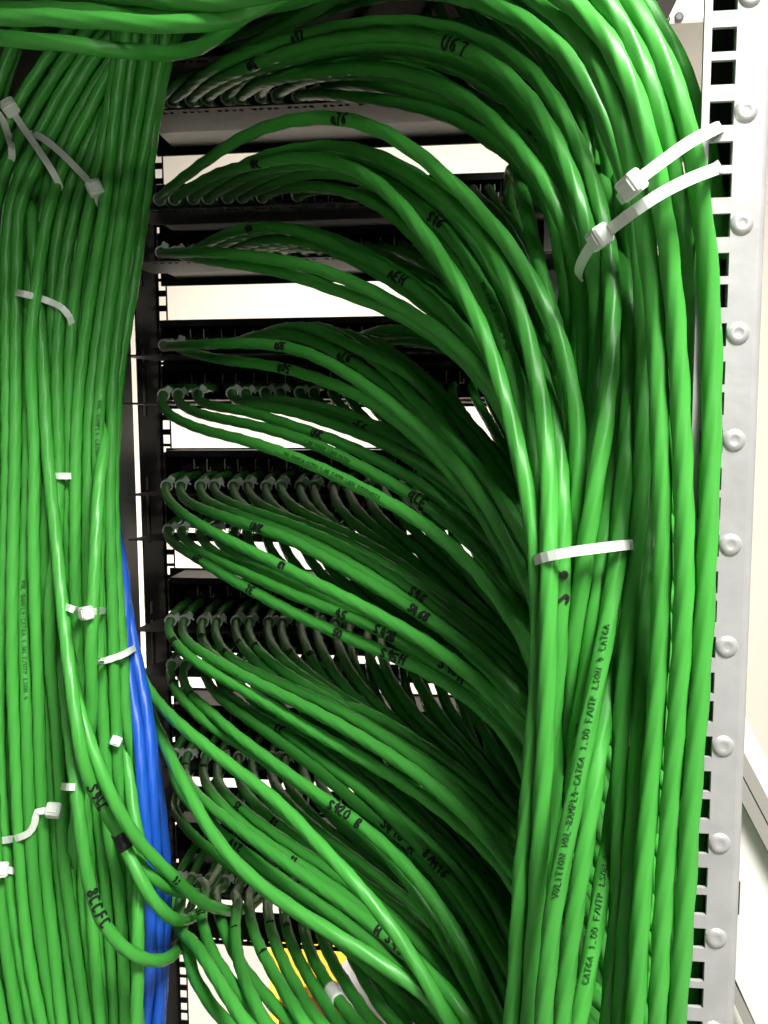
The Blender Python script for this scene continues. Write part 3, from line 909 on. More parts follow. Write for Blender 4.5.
# --- right hand bundle: cables that arch in from the top left
TOPS = {  # long cables crossing the very top left and arching over to the right
 'T0': [(-60,2,15),(0,-3,15.5),(80,-5,16),(150,2,17),(200,9,17.5),(245,7,18),(280,-6,18.5),(340,-35,19),(430,-60,20),(520,-50,21),(570,-32,21)],
 'T1': [(-60,4,15),(0,5,15.5),(60,8,16),(120,12,16.5),(180,15,17),(215,11,17.5),(245,0,18),(300,-30,18.5),(390,-62,19),(480,-58,19.5),(535,-28,20.5)],
 'T2': [(-60,18,16),(0,17,16.5),(60,17,17),(110,21,17.2),(160,26,17.4),(200,25,17.6),(228,17,17.8),(255,2,18),(320,-35,18),(420,-66,18.5),(520,-62,19.5),(585,-45,20.5)],
 'T3': [(-60,36,15.5),(0,38,16),(50,41,16),(100,48,16),(150,55,15.6),(182,55,15),(203,49,14.5),(218,38,14),(235,22,14),(262,0,14.5),(320,-35,15.5),(420,-58,17),(480,-40,18)],
}
RIGHT = {
 'R1': ('T3', [(530,-8,19.5),(568,18,20.5),(594,52,21.5),(620,104,22),(636,146,21.8),(646,219,21),(655,284,20.5),(659,362,20.3),(660,412,20.3),(662,490,20.2),(663,545,20),(661,629,19.8),(655,745,19.6),(651,801,19.5),(641,901,19.5),(637,1001,19.3),(630,1100,19)]),
 'R2': ('T1', [(586,0,21.5),(620,44,22),(643,96,22.3),(656,146,22),(662,219,21.2),(673,284,20.8),(677,362,20.6),(680,412,20.5),(684,490,20.5),(685,545,20.4),(684,629,20.2),(675,745,19.8),(669,801,19.7),(663,901,19.6),(659,1001,19.5),(652,1100,19)]),
 'R3': ('T0', [(607,0,21.5),(636,44,22),(659,99,22.3),(673,146,22),(682,219,21.2),(692,284,19.4),(695,362,18.7),(696,412,18.5),(697,470,18.4),(695,545,18.6),(691,629,18.4),(684,745,18.2),(678,801,18.2),(672,901,18.2),(667,1001,18),(660,1100,18)]),
 'R4': ('T2', [(633,0,21.5),(656,47,22),(677,104,22.3),(690,148,22),(702,219,21.2),(711,284,20.8),(713,362,20.6),(712,412,20.6),(710,490,20.5),(707,545,20.4),(704,629,20.3),(694,745,20),(690,801,20),(686,901,19.8),(678,1001,19.6),(669,1100,19)]),
 'R5': (None, [(300,-90,16),(450,-110,18),(560,-80,19),(610,-40,19.5),(654,8,19.5),(677,52,19.5),(698,104,19.3),(709,140,19),(717,190,18.6),(722,240,18.2),(723,300,18),(721,400,17.8),(715,520,17.6),(708,650,17.4),(700,800,17.2),(690,1000,17),(682,1100,17)]),
 'R0': (None, [(250,10,13),(340,-12,14.5),(420,-14,16),(490,3,17.5),(540,28,18.5),(568,52,19),(589,86,19.5),(607,117,19.8),(621,148,19.5),(633,200,19),(641,250,18.7),(645,310,18.6),(645,362,18.6),(643,412,18.6),(638,490,18.6),(635,545,18.6),(628,629,18.6),(621,745,18.5),(618,801,18.4),(616,901,18.3),(612,1001,18.2),(605,1100,18)]),
 'Rt': (None, [(480,70,11.2),(540,100,12.4),(585,140,13.6),(610,185,15),(624,230,16.4),(630,300,18),(630,362,18),(628,430,18.2),(625,490,18.6),(620,545,18.8),(607,629,19),(584,745,19.3),(575,801,19.5),(553,901,19.5),(545,1001,19.4),(538,1100,19)]),
 'Rs': (None, [(470,80,11),(530,110,12.2),(575,150,13.4),(602,200,14.8),(618,260,17.5),(623,330,17.6),(623,412,17.8),(612,490,18.3),(604,545,18.5),(589,629,18.6),(572,745,18.2),(565,801,18),(552,901,17.6),(540,1001,17.5),(532,1100,17)]),
 'Rc': (None, [(490,50,11),(550,85,12.2),(595,135,13.6),(616,190,15),(622,220,17.2),(632,300,17),(636,400,17),(632,490,17),(625,560,17.2),(615,650,17.8),(600,745,18.6),(592,801,19),(576,901,19.2),(563,1001,19),(556,1100,19)]),
 'Rd': (None, [(500,45,11),(560,85,12.2),(605,140,13.6),(626,200,15),(634,240,16.8),(642,330,16.8),(644,420,16.8),(642,520,16.8),(634,620,17),(622,745,17.2),(613,830,17.8),(606,901,18.4),(581,1001,18.6),(566,1100,18.6)]),
 'Re': (None, [(505,40,11),(568,80,12.2),(612,140,13.8),(634,200,15.4),(643,230,17.4),(650,300,17.2),(653,380,17.2),(652,470,17.4),(647,545,17.8),(643,629,18.4),(639,745,18.8),(635,801,18.8),(627,901,18.6),(620,1001,18.5),(613,1100,18)]),
}
RTEXT = {'Rt': [((586,752), 'VOLITION VOL-8AMPL4-CAT6A 1.00 F/UTP LSOH 4 CAT6A', .0026, 'print', True)],
         'Rd': [((598,920), 'CAT6A 1.00 F/UTP LSOH 4', .0026, 'print', True)],
         'Rs': [((624,300), 'F/UTP LSOH', .0026, 'print', True), ((571,740), '1.00 4X2', .0026, 'print', True)]}
RLAB = {
 'R1': 'thick bright green cable, fourth from the zinc rail at the long white tie, running straight down',
 'R2': 'thick bright green cable, third from the zinc rail below the two slanting white ties',
 'R3': 'bright green cable, second from the zinc rail where the white ties slant, then tucked behind',
 'R4': 'thick bright green cable lying against the holes of the zinc rail all the way down',
 'R5': 'green cable running down behind the square holes of the zinc rail',
 'R0': 'green cable tucked just left of the slanting white tie head, dimmer at the top',
 'Rt': 'green cable with long black printed text down its length near the floor of the bundle',
 'Rs': 'green cable with faint print beside the long-printed cable in the thick bundle',
 'Rc': 'green cable emerging to the right of the long-printed cable below the white band tie',
 'Rd': 'green cable with a second line of print low in the thick bundle',
 'Re': 'green cable squeezed between two thick ones midway along the thick bundle'}
for k, (top, pp) in RIGHT.items():
    if top:
        pp = TOPS[top] + pp
    q = px_w(pp)
    if not top:   # comes from the cable run above the rack
        q = np.vstack([q[0] + (q[0] - q[1]) * 1.2 + np.array([0, .0, .05]), q])
    add_cable(('right', k), to_floor(q), RLAB[k], 'thick bundle of green cables by the zinc rail', mass=25.0, texts=RTEXT.get(k, []))
    if top:
        CABLES[-1]['label'] = {'T3': 'green cable crossing lowest over the left bundle top, then arching to the thick right bundle',
                               'T1': 'green cable second highest across the top corner, arching over to the thick right bundle',
                               'T0': 'pale-lit green cable along the very top edge, arching over into the right bundle',
                               'T2': 'green cable third down across the top corner, ending against the zinc rail'}[top]

# --- left hand bundle
YS = [-80, 0, 60, 130, 200, 300, 400, 500, 600, 700, 800, 900, 1000, 1100]
LX = [
 [60, 48, 26, 0, -20, -24, -20, -18, -17, -16, -14, -12, -6, 0],
 [86, 70, 45, 18, -6, -9, -7, -7, -8, -9, -12, -10, -4, 2],
 [102, 85, 62, 35, 9, 5, 5, 4, 4, 2, 0, 3, 8, 14],
 [116, 98, 76, 50, 23, 16, 17, 17, 13, 14, 14, 16, 22, 28],
 [130, 112, 90, 62, 36, 27, 27, 27, 23, 25, 27, 30, 35, 41],
 [140, 123, 103, 76, 50, 38, 38, 38, 34, 37, 40, 43, 48, 54],
 [146, 130, 114, 90, 65, 50, 48, 48, 46, 46, 50, 54, 60, 67],
 [150, 134, 119, 98, 78, 61, 58, 57, 56, 57, 61, 66, 73, 81],
 [154, 137, 121, 106, 91, 75, 68, 66, 66, 68, 73, 79, 86, 94],
 [150, 136, 121, 113, 107, 90, 78, 76, 76, 78, 85, 92, 99, 107],
 [152, 142, 131, 122, 117, 101, 89, 87, 87, 90, 98, 106, 112, 118],
 [164, 154, 146, 137, 129, 112, 99, 98, 99, 103, 112, 119, 125, 130],
 [184, 172, 160, 147, 135, 121, 109, 108, 111, 116, 125, 132, 137, 142],
]
LN = ['first', 'second', 'third', 'fourth', 'fifth', 'sixth', 'seventh', 'eighth', 'ninth', 'tenth', 'eleventh', 'twelfth', 'thirteenth', 'fourteenth', 'fifteenth']
for i in range(8):
    f_ = 1 - max(0, i - 5) * .33
    for j, dx in ((0, 80), (1, 44), (2, 18), (3, 5)):
        LX[i][j] += dx * f_
for i in range(9):
    for j, dx in ((10, 3), (11, 10), (12, 22), (13, 38)):
        LX[i][j] += dx * (1 - i / 12)
LX.insert(0, [40, 26, 8, -18, -34, -36, -32, -31, -30, -29, -26, -20, 0, 18])
for layer in range(3):
    for i, xs in enumerate(LX):
        ph = rng.random(4) * 6.28
        am = (2.1, 2.6, 3.5)[layer] * rng.uniform(.5, 1.4)
        fr = rng.uniform(.7, 1.5)
        off = (0, 5.3, 1.0)[layer]
        pts = []
        for y, x in zip(YS, xs):
            Zc = .586 + layer * .0085 + (.0021 if i % 2 else -.0021) + .0022 * math.sin(y * .006 + ph[0])
            if layer == 0 and 600 < y < 1000 and i in (2, 5, 9):
                Zc -= .004
            if i >= 9 and y < 220:
                Zc -= .010
            if y > 850:
                Zc -= (.010 - .0012 * i) * min(1, (y - 850) / 150) * (1 if i < 9 else 0)
            sep = .0 if y < 150 else 1.0
            pts.append((x + off + sep * am * math.sin(y * .010 * fr + ph[1]) + .5 * am * math.sin(y * .021 * fr + ph[2]), y, D_CABLE * FPX / Zc))
        q = px_w(pts)
        q = np.vstack([q[0] + (q[0] - q[1]) * 1.5, q])
        where = ('front layer', 'second layer', 'rear layer')[layer]
        tx = []
        if layer == 0 and i == 5:
            tx = [((46, 640), 'VOL-8AMPL4-CAT6A 1.00 F/UTP LSOH 4', .0026, 'print', False)]
        if layer == 0 and i == 12:
            tx = [((99, 460), 'VOL-8AMPL4-CAT6A 1.00 F/UTP LSOH 4X2', .0026, 'print', False)]
        add_cable(('left', layer, i), to_floor(q), f'green cable in the left bundle, {LN[len(LX) - 1 - i]} from its rack side, {where}',
                  'left bundle of green cables', mass=(14, 2.0, .8)[layer], texts=tx)
# strays crossing the left bundle
add_cable(('stray', 0), to_floor(px_w([(106,250,11.2),(105,340,11.5),(101,420,12.0),(97,520,12.9),(93,600,13.2),(90,660,13.3),(85,720,13.2),(80,770,12.9),(78,840,12.2),(80,920,11.8),(82,1000,11.6),(84,1100,11.6)])),
          'green cable slanting in front of the left bundle below the small white tie', 'left bundle of green cables', mass=4)
LOOPS = {
 'La': ([(58,560,12.5),(68,660,13.2),(78,730,13.6),(90,778,13.6),(103,806,13.2),(112,822,13),(125,840,12.7),(129,858,13),(141,885,13.2),(154,908,13.2),(168,919,13),(182,921,12),(196,915,10.4),(206,905,9.4)],
        'green cable with black tape band looping from the left bundle across the blue cables', [((97, 795), 'S4CC', .0062, 'hand', False)]),
 'Lb': ([(62,600,12.2),(75,690,13),(88,750,13.5),(98,782,13.6),(112,805,13.5),(128,829,13.3),(146,853,13),(169,877,12.6),(195,900,12),(214,908,11.4),(230,911,10.8),(248,908,10),(262,898,9.4)],
        'green cable crossing over the blue cables toward the lowest ties, highest of the loops', [((170, 878), '1:', .004, 'hand', False)]),
 'Lc': ([(66,640,11.5),(90,740,12),(112,810,12),(126,845,12.5),(133,857,12.8),(147,872,12.9),(169,886,12.6),(190,893,10.8),(205,890,9.6)],
        'green cable half hidden under the loops over the blue cables', []),
 'Ld': ([(60,640,12),(68,720,13),(75,780,13.4),(81,834,13.6),(86,876,13.6),(91,905,13.5),(104,933,13.4),(120,954,13.4),(138,966,13.4),(156,966,13.2),(172,957,12.4),(181,941,11),(184,925,9.6)],
        'green cable with handwriting sagging lowest across the blue cables', [((91, 903), '8CCFC', .0066, 'hand', False)]),
}
for k, (pp, lab, tx) in LOOPS.items():
    q = px_w(pp)
    q = np.vstack([q[0] + np.array([-.03, .04, .25]), q, q[-1] + (q[-1] - q[-2]) * .5 + np.array([0, .03, 0.005])])
    add_cable(('loop', k), q, lab, 'green loops from the left bundle to the lowest panel', mass=40, texts=tx, tape=[(125, 839)] if k == 'La' else None)
X12 = {
 'X1': ([(100,470,10.2),(112,560,10.3),(126,645,10.4),(140,679,10.6),(157,701,11.2),(182,727,12.3),(220,757,12.8),(252,782,13.2),(286,806,13.7),(317,845,14.2),(338,863,14.7),(362,889,15),(388,920,15.2),(411,952,15.4),(432,985,15.5),(455,1024,15.6)],
        'single green cable leaving the left bundle and slanting far across all the fanned cables'),
 'X2': ([(104,480,10),(115,570,10.1),(127,645,10.2),(139,684,10.5),(156,728,11.2),(177,770,12.5),(198,812,13),(213,838,13.4),(232,862,13.8),(270,895,14.3),(312,921,14.8),(350,944,15.1),(406,978,15.4),(432,996,15.5),(470,1030,15.6)],
        'single green cable beside the blue ones dropping steeply, lowest of the slanting fan'),
}
for k, (pp, lab) in X12.items():
    q = px_w(pp)
    q = np.vstack([q[0] + np.array([-.01, .01, .3]), q])
    add_cable(('cross', k), into_core(q, SLOT[k]), lab, 'green cables slanting across the fan', mass=5)
# the odd one that bends up out of the third panel and down
add_cable(('stub',), to_floor(px_w([(508,205,10.5),(508,185,11),(511,170,12),(516,166,13),(521,180,14),(525,202,14.6),(533,241,15.2),(542,280,15.6),(556,322,16),(566,370,16.2),(572,430,16.4),(570,500,16.5),(564,600,16.5),(552,745,16.5),(530,1000,16.5),(520,1100,16)])),
          'single green cable standing up in a tight bend beside the dark hollow', 'green cables of the patch panels', mass=5)
add_cable(('strip',), to_floor(px_w([(112,560,11),(118,680,11.4),(125,760,12),(132,830,12.6),(136,880,12.9),(138,940,13),(137,1010,13),(133,1100,13)])),
          'single green cable running down in front of the blue cables near the bottom', 'left bundle of green cables', mass=20)
# blue cables
BL = [
 [(108,430,10.6),(112,520,10.8),(119,600,11.2),(127,700,11.6),(134,800,12),(141,880,12),(138,960,12),(131,1024,12),(126,1100,12)],
 [(110,440,10.4),(114,530,10.7),(121,600,11.3),(134,700,11.8),(143,800,12.2),(150,880,12.2),(150,960,12.2),(146,1024,12),(140,1100,12)],
 [(112,440,10.2),(116,540,10.6),(123,605,11.2),(140,700,11.8),(152,800,12.1),(158,880,12),(158,960,12),(154,1024,12),(148,1100,12)],
 [(113,440,10),(117,545,10.4),(125,610,11),(147,700,11.5),(160,800,11.8),(167,880,11.8),(166,940,11.8),(160,1024,11.6),(154,1100,11.5)],
 [(111,440,9.6),(116,550,10),(122,605,10.4),(137,700,10.8),(148,800,11),(155,880,11),(161,950,11),(150,1024,11),(140,1100,11)],
]
BLAB = ['blue cable nearest the left green bundle', 'blue cable, second from the green bundle', 'blue cable, third from the green bundle',
        'blue cable nearest the rack post', 'blue cable half hidden behind the other blue ones']
for i, pp in enumerate(BL):
    q = px_w(pp)
    add_cable(('blue', i), to_floor(np.vstack([q[0] + np.array([-.01, .01, .3]), q])), BLAB[i], 'blue cables beside the left bundle', mass=3, m=M_BLUE)

# ------------------------------------------- let the cables rest against each other
VIEW = R @ np.array([0, 0, -1.0])


def relax(cabs, iters=58):
    pos = np.vstack([c['line'] for c in cabs])
    org = pos.copy()
    ids = np.concatenate([np.full(len(c['line']), i) for i, c in enumerate(cabs)])
    inv = np.concatenate([np.full(len(c['line']), 1.0 / c['mass']) for c in cabs])
    back = np.concatenate([np.full(len(c['line']), .10 if c['mass'] > 2 else .02) for c in cabs])
    starts = np.r_[0, np.cumsum([len(c['line']) for c in cabs])]
    for i, c in enumerate(cabs):
        if c['pin']:
            inv[starts[i]:starts[i] + c['pin']] = 0
            fade = np.linspace(0, 1, 8)
            inv[starts[i] + c['pin']:starts[i] + c['pin'] + 8] *= fade
        inv[starts[i + 1] - 1] *= 1
    rad = np.concatenate([np.full(len(c['line']), c['r']) for c in cabs])
    cell = 0.0092
    edge = np.zeros(len(pos), bool)
    edge[starts[:-1]] = True
    edge[starts[1:] - 1] = True
    for it in range(iters):
        ijk = np.floor(pos / cell).astype(np.int64) + 5000
        key = (ijk[:, 0] * 20000 + ijk[:, 1]) * 20000 + ijk[:, 2]
        order = np.argsort(key, kind='stable')
        sk = key[order]
        disp = np.zeros_like(pos)
        for dx in (-1, 0, 1):
            for dy in (-1, 0, 1):
                for dz in (-1, 0, 1):
                    if (dx, dy, dz) < (0, 0, 0):
                        continue
                    nk = key + (dx * 20000 + dy) * 20000 + dz
                    lo = np.searchsorted(sk, nk, 'left')
                    hi = np.searchsorted(sk, nk, 'right')
                    cnt = hi - lo
                    if not cnt.any():
                        continue
                    a = np.repeat(np.arange(len(pos)), cnt)
                    b = order[np.arange(cnt.sum()) - np.repeat(np.cumsum(cnt) - cnt, cnt) + np.repeat(lo, cnt)]
                    ok = ids[a] != ids[b]
                    if (dx, dy, dz) == (0, 0, 0):
                        ok &= a < b
                    a, b = a[ok], b[ok]
                    v = pos[a] - pos[b]
                    dist = np.linalg.norm(v, axis=1)
                    pen = (rad[a] + rad[b]) * 1.03 - dist
                    h = pen > 0
                    a, b, v, dist, pen = a[h], b[h], v[h], dist[h], pen[h]
                    if not len(a):
                        continue
                    wa, wb = inv[a], inv[b]
                    ws = wa + wb + 1e-9
                    nrm = v / (dist[:, None] + 1e-6)
                    s_ = (pen / ws)[:, None] * nrm * .35
                    np.add.at(disp, a, s_ * wa[:, None])
                    np.add.at(disp, b, -s_ * wb[:, None])
        m_ = np.linalg.norm(disp, axis=1)
        lim = .004
        disp *= np.minimum(1, lim / (m_ + 1e-9))[:, None]
        if it < iters - 12:                                  # cables slide over and under each other rather than sideways
            along = disp @ VIEW
            disp = disp * .45 + along[:, None] * VIEW * .75
        for _ in range(5):                                   # bend gently
            d2 = disp.copy()
            d2[1:-1] = .25 * disp[:-2] + .5 * disp[1:-1] + .25 * disp[2:]
            d2[edge] = disp[edge]
            disp = d2
        pos = pos + disp
        pos += (org - pos) * (back * (0.5 if it < iters - 16 else 0.0))[:, None]
        sm = pos.copy()
        sm[1:-1] = .25 * pos[:-2] + .5 * pos[1:-1] + .25 * pos[2:]
        mv = (sm - pos) * .5
        mv[edge] = 0
        pos += mv * (inv > 0)[:, None]
        pos[:, 2] = np.maximum(pos[:, 2], .0045)
    for i, c in enumerate(cabs):
        c['line'] = pos[starts[i]:starts[i + 1]]


relax(CABLES)


def sweep(line, r, sides, lobes, pitch, depth, phase):
    p = line
    t, n_, b_ = frames(p)
    d = np.r_[0, np.cumsum(np.linalg.norm(np.diff(p, axis=0), axis=1))]
    ang = np.linspace(0, 2 * math.pi, sides, endpoint=False)
    tw = phase + d / pitch * 2 * math.pi
    seg = 2 * math.pi / lobes                                # rounded polygon: the twisted pairs press through the jacket
    loc = np.mod(ang, seg) - seg / 2
    poly = math.cos(seg / 2) / np.cos(loc)
    rad = r * (1.0 - depth + depth * (poly - math.cos(seg / 2)) / (1 - math.cos(seg / 2)))
    aa = ang[None, :] + tw[:, None]
    V = p[:, None, :] + rad[None, :, None] * (np.cos(aa)[:, :, None] * n_[:, None, :] + np.sin(aa)[:, :, None] * b_[:, None, :])
    N = len(p)
    V = V.reshape(-1, 3)
    i = np.arange(N - 1)[:, None] * sides
    k = np.arange(sides)[None, :]
    k2 = (k + 1) % sides
    F = np.stack([i + k, i + k2, i + sides + k2, i + sides + k], -1).reshape(-1, 4).tolist()
    F.append(list(range(sides))[::-1])
    F.append([(N - 1) * sides + q for q in range(sides)])
    return V, F


NAMED = {}
for c in CABLES:
    line = c['line']
    near = np.mean([proj(p)[2] for p in line[:: max(1, len(line) // 12)]])
    big = c['key'][0] in ('right',) or c['key'] in (('port', 'AA', 1), ('port', 'AA', 2)) or (c['key'][0] == 'port' and c['key'][1] == 'B' and c['key'][2] < 5)
    c['line'] = line
    V, F = sweep(line, c['r'], 20 if big else 15, 5, (.155 if big else .125) * rng.uniform(.85, 1.3), .115 if big else .095, rng.random() * 6)
    o = new_mesh(c['name'], V, F, c['mat'], smooth=True)
    c['obj'] = o
    tag(o, c['label'], 'cable', c['group'])
    hand = [t[1] for t in c['texts'] if t[3] == 'hand']
    for pos, text, h, kind, rev in c['texts']:
        if kind == 'hand':
            on_cable('handwritten_mark', o, line, pos, text, h * 1.12, .0014, M_INK, rev=rev, messy=1.0, radius=c['r'] * 1.065)
        else:
            on_cable('printed_text', o, line, pos, text, h, .00032, M_PRINT, rev=rev, radius=c['r'] * 1.065, adv=h * .95)
    for tp in c['tape']:
        pr_ = np.array([proj(p)[:2] for p in line])
        k = int(np.argmin(((pr_ - np.array(tp)) ** 2).sum(1)))
        seg = catmull(line[k - 1:k + 2], .002)
        V, F = sweep(seg, c['r'] * 1.1, 16, 4, .2, 0, 0)
        tb = new_mesh('tape_band', V, F, M_TAPE, o, smooth=True)
        tb['label'] = 'black tape band'

# ============================================================== ZIP TIES
def tie_mesh():
    """small tie: band round a cable (axis Z) with its square head at +Y"""
    mb = MB()
    n_ = 14
    r0, r1, h = .0046, .0060, .0020
    v = []
    for k in range(n_):
        a = 2 * math.pi * k / n_
        for r_, z_ in ((r0, -h), (r1, -h), (r1, h), (r0, h)):
            v.append((r_ * math.cos(a), r_ * math.sin(a), z_))
    f = []
    for k in range(n_):
        a, b = 4 * k, 4 * ((k + 1) % n_)
        for q in range(4):
            f.append((a + q, a + (q + 1) % 4, b + (q + 1) % 4, b + q))
    mb.add(v, f)
    mb.box((-.0031, .0048, -.0028), (.0031, .0100, .0028), .0006)
    mb.box((.0028, .0064, -.0012), (.0062, .0076, .0012))
    return mb


TIE_ME = None
VISIBLE_TIES = {'AA': 16, 'B': 10, 'C': 3, 'D': 3, 'E': 12, 'F': 14, 'G': 14, 'H': 16, 'I': 12, 'J': 14, 'K': 12}
for r, nt_ in VISIBLE_TIES.items():
    for k in range(nt_):
        c = PORT_CABLES.get((r, k))
        if c is None:
            continue
        i = int(np.argmin(np.linalg.norm(c['line'][:14] - tie_point(r, k), axis=1)))
        p = c['line'][i]
        t = c['line'][i + 1] - c['line'][i - 1]
        t = t / np.linalg.norm(t)
        up = np.array([rng.uniform(.5, 1.0), -.75, rng.uniform(.1, .5)])
        y = up - t * up.dot(t)
        y /= np.linalg.norm(y)
        x = np.cross(y, t)
        if TIE_ME is None:
            o = tie_mesh().build('zip_tie', M_TIE)
            TIE_ME = o.data
        else:
            o = bpy.data.objects.new('zip_tie', TIE_ME)
            COL.objects.link(o)
        o.matrix_world = Matrix(((x[0], y[0], t[0], p[0]), (x[1], y[1], t[1], p[1]), (x[2], y[2], t[2], p[2]), (0, 0, 0, 1)))
        rn = {'topmost': 'topmost patch panel', 'lowest': 'lowest patch panel'}.get(ROWNAME[r], ROWNAME[r] + ' patch panel down')
        tag(o, f'small white zip tie, {NUM[k]} from the left post, {rn}', 'zip tie', 'small white ties on the panel trays')


ALLP = np.vstack([c['line'] for c in CABLES])
_q = (ALLP - CAM) @ R
ALLD = -_q[:, 2]
ALLXY = np.stack([384 + FPX * _q[:, 0] / ALLD, 512 - FPX * _q[:, 1] / ALLD], 1)


def over(x, y, z, rad=9):
    """depth at which a strap lies on the cables there"""
    near = (np.abs(ALLXY[:, 0] - x) < rad) & (np.abs(ALLXY[:, 1] - y) < rad + 5) & (ALLD > .2)
    return min(z, float(ALLD[near].min()) - .0056) if near.any() else z


def strap(front, back, width, label, head=None, tail=None, group='white cable ties around the bundles', hs=1.0, auto=True):
    """big tie: closed band through front points (x, y, Z) and back points (x, y, Z)"""
    if auto:
        n_f = len(front)
        front = [(x, y, over(x, y, .60) + (.010 if i in (0, n_f - 1) else 0)) for i, (x, y, z) in enumerate(front)]
        back = [(x, y, z + .06) for x, y, z in back]
        if head is not None:
            head = (head[0], head[1], over(head[0], head[1], .60))
    pts = np.array([P(*q) for q in front] + [P(*q) for q in back])
    root = empty('cable_tie', pts[0])
    tag(root, label, 'cable tie', group)
    line = catmull(np.vstack([pts, pts[:1]]), .004)
    ctr = pts.mean(0)
    t = np.gradient(line, axis=0)
    t /= np.linalg.norm(t, axis=1)[:, None]
    out = line - ctr
    out -= t * (out * t).sum(1)[:, None]
    out /= np.linalg.norm(out, axis=1)[:, None]
    wd = np.cross(t, out)
    th = .0006
    V = []
    for p, o_, w_ in zip(line, out, wd):
        for a, b in ((-1, -1), (1, -1), (1, 1), (-1, 1)):
            V.append(p + w_ * a * width / 2 + o_ * b * th)
    n_ = len(line)
    F = []
    for i in range(n_ - 1):
        for q in range(4):
            F.append((4 * i + q, 4 * i + (q + 1) % 4, 4 * i + 4 + (q + 1) % 4, 4 * i + 4 + q))
    s_ = new_mesh('strap', V, F, M_TIE, smooth=False)
    rel(s_, root)
    if head is not None:
        hp = P(*head)
        i = int(np.argmin(np.linalg.norm(line - hp, axis=1)))
        x, y, z = t[i], out[i], wd[i]
        mb = MB()
        mb.box((-.0046 * hs, -.0008, -.0042 * hs), (.0046 * hs, .0062 * hs, .0042 * hs), .0009 * hs)
        mb.box((-.0030 * hs, .0062 * hs, -.0028 * hs), (.0030 * hs, .0070 * hs, .0028 * hs), .0004)
        if tail:
            mb.box((-.0046 * hs - tail, .0020, -width / 2 * .9), (-.0046 * hs, .0034, width / 2 * .9), .0003)
        ho = mb.build('head', M_TIE)
        base = line[i]
        ho.parent = root
        ho.matrix_parent_inverse = Matrix.Identity(4)
        M4 = Matrix(((x[0], y[0], z[0], base[0] - pts[0][0]), (x[1], y[1], z[1], base[1] - pts[0][1]), (x[2], y[2], z[2], base[2] - pts[0][2]), (0, 0, 0, 1)))
        ho.matrix_basis = M4
    return root


D_ = 0.0086 * FPX
strap([(717,128,.315),(690,142,.310),(663,161,.310),(638,180,.313),(626,192,.325)], [(628,196,.40),(665,170,.42),(705,138,.40),(720,128,.352)], .0046,
      'upper of two white ties slanting across the thick right bundle to the zinc rail', head=(630,187,.313), auto=False)
strap([(716,169,.318),(690,179,.314),(662,193,.314),(636,210,.318),(606,233,.335),(590,248,.355),(580,266,.375)], [(586,275,.43),(630,225,.46),(690,185,.43),(718,166,.36)], .0046,
      'lower of two white ties slanting across the thick right bundle', head=(604,233,.336), auto=False)
strap([(531,562,.385),(545,557,.372),(570,552,.366),(600,548,.366),(626,545,.372),(634,545,.385)], [(640,545,.46),(590,552,.50),(540,560,.46)], .0046,
      'white band tie wrapped level around the left half of the thick right bundle', auto=False)
ZL = D_ / 13.6
strap([(8,104,.512),(22,126,.510),(40,152,.510),(55,176,.512),(62,192,.522)], [(68,190,.60),(40,140,.63),(12,100,.60)], .0046,
      'white tie with its head high on the left bundle, slanting steeply down', head=(9,104,.512), hs=1.25)
strap([(26,132,.52),(42,138,.512),(60,152,.510),(80,172,.510),(94,189,.512),(99,203,.525)], [(100,205,.60),(70,165,.63),(30,133,.60)], .0046,
      'white tie slanting to a square head above the bundle neck on the left', head=(94,188,.512), hs=1.15)
strap([(-18,100,.52),(0,116,.512),(8,135,.512),(12,152,.514),(10,166,.525)], [(4,170,.60),(-15,140,.62),(-24,105,.60)], .0046,
      'white tie cut by the picture edge below the steep one', None)
strap([(12,292,.515),(28,295,.508),(48,301,.506),(62,308,.510),(70,318,.518),(73,334,.53)], [(78,338,.60),(45,305,.62),(8,290,.60)], .0046,
      'white band tie curved across the middle of the left bundle')
strap([(50,476,.525),(64,476,.520),(78,476,.525)], [(80,476,.60),(64,476,.62),(48,476,.60)], .0046, 'short white tie glimpsed between green cables of the left bundle')
strap([(64,606,.512),(72,609,.506),(82,611,.505),(92,612,.510),(98,611,.52)], [(102,610,.60),(82,606,.62),(60,604,.60)], .0046,
      'short white tie with its head in the left bundle above the blue cables', head=(89,612,.507))
strap([(100,662,.53),(110,659,.525),(122,655,.53),(131,650,.55)], [(136,648,.64),(118,655,.66),(97,662,.60)], .0046,
      'white tie around the blue cables at the edge of the left bundle')
strap([(110,739,.53),(116,741,.528),(121,743,.54)], [(124,744,.60),(116,741,.62),(106,738,.60)], .0040, 'tiny white tie with head beside the blue cables', head=(114,749,.53), hs=.8)
strap([(61,786,.515),(70,787,.512),(78,787,.52)], [(82,787,.60),(70,786,.62),(57,786,.60)], .0046, 'short white tie just above the handwritten loop')
strap([(-8,842,.51),(6,840,.503),(20,837,.500),(30,832,.500),(35,822,.502),(37,812,.503),(46,811,.503),(56,812,.505),(66,812,.52)], [(72,815,.60),(30,830,.62),(-12,842,.60)], .0046,
      'white tie bending into a square head low on the left bundle', head=(56,812,.504), hs=1.1)
strap([(-14,871,.51),(-4,870,.503),(8,870,.505),(14,871,.52)], [(18,872,.60),(0,868,.62),(-18,870,.60)], .0046, 'white tie head at the picture edge, lowest on the left bundle', head=(3,869,.503), hs=1.2)

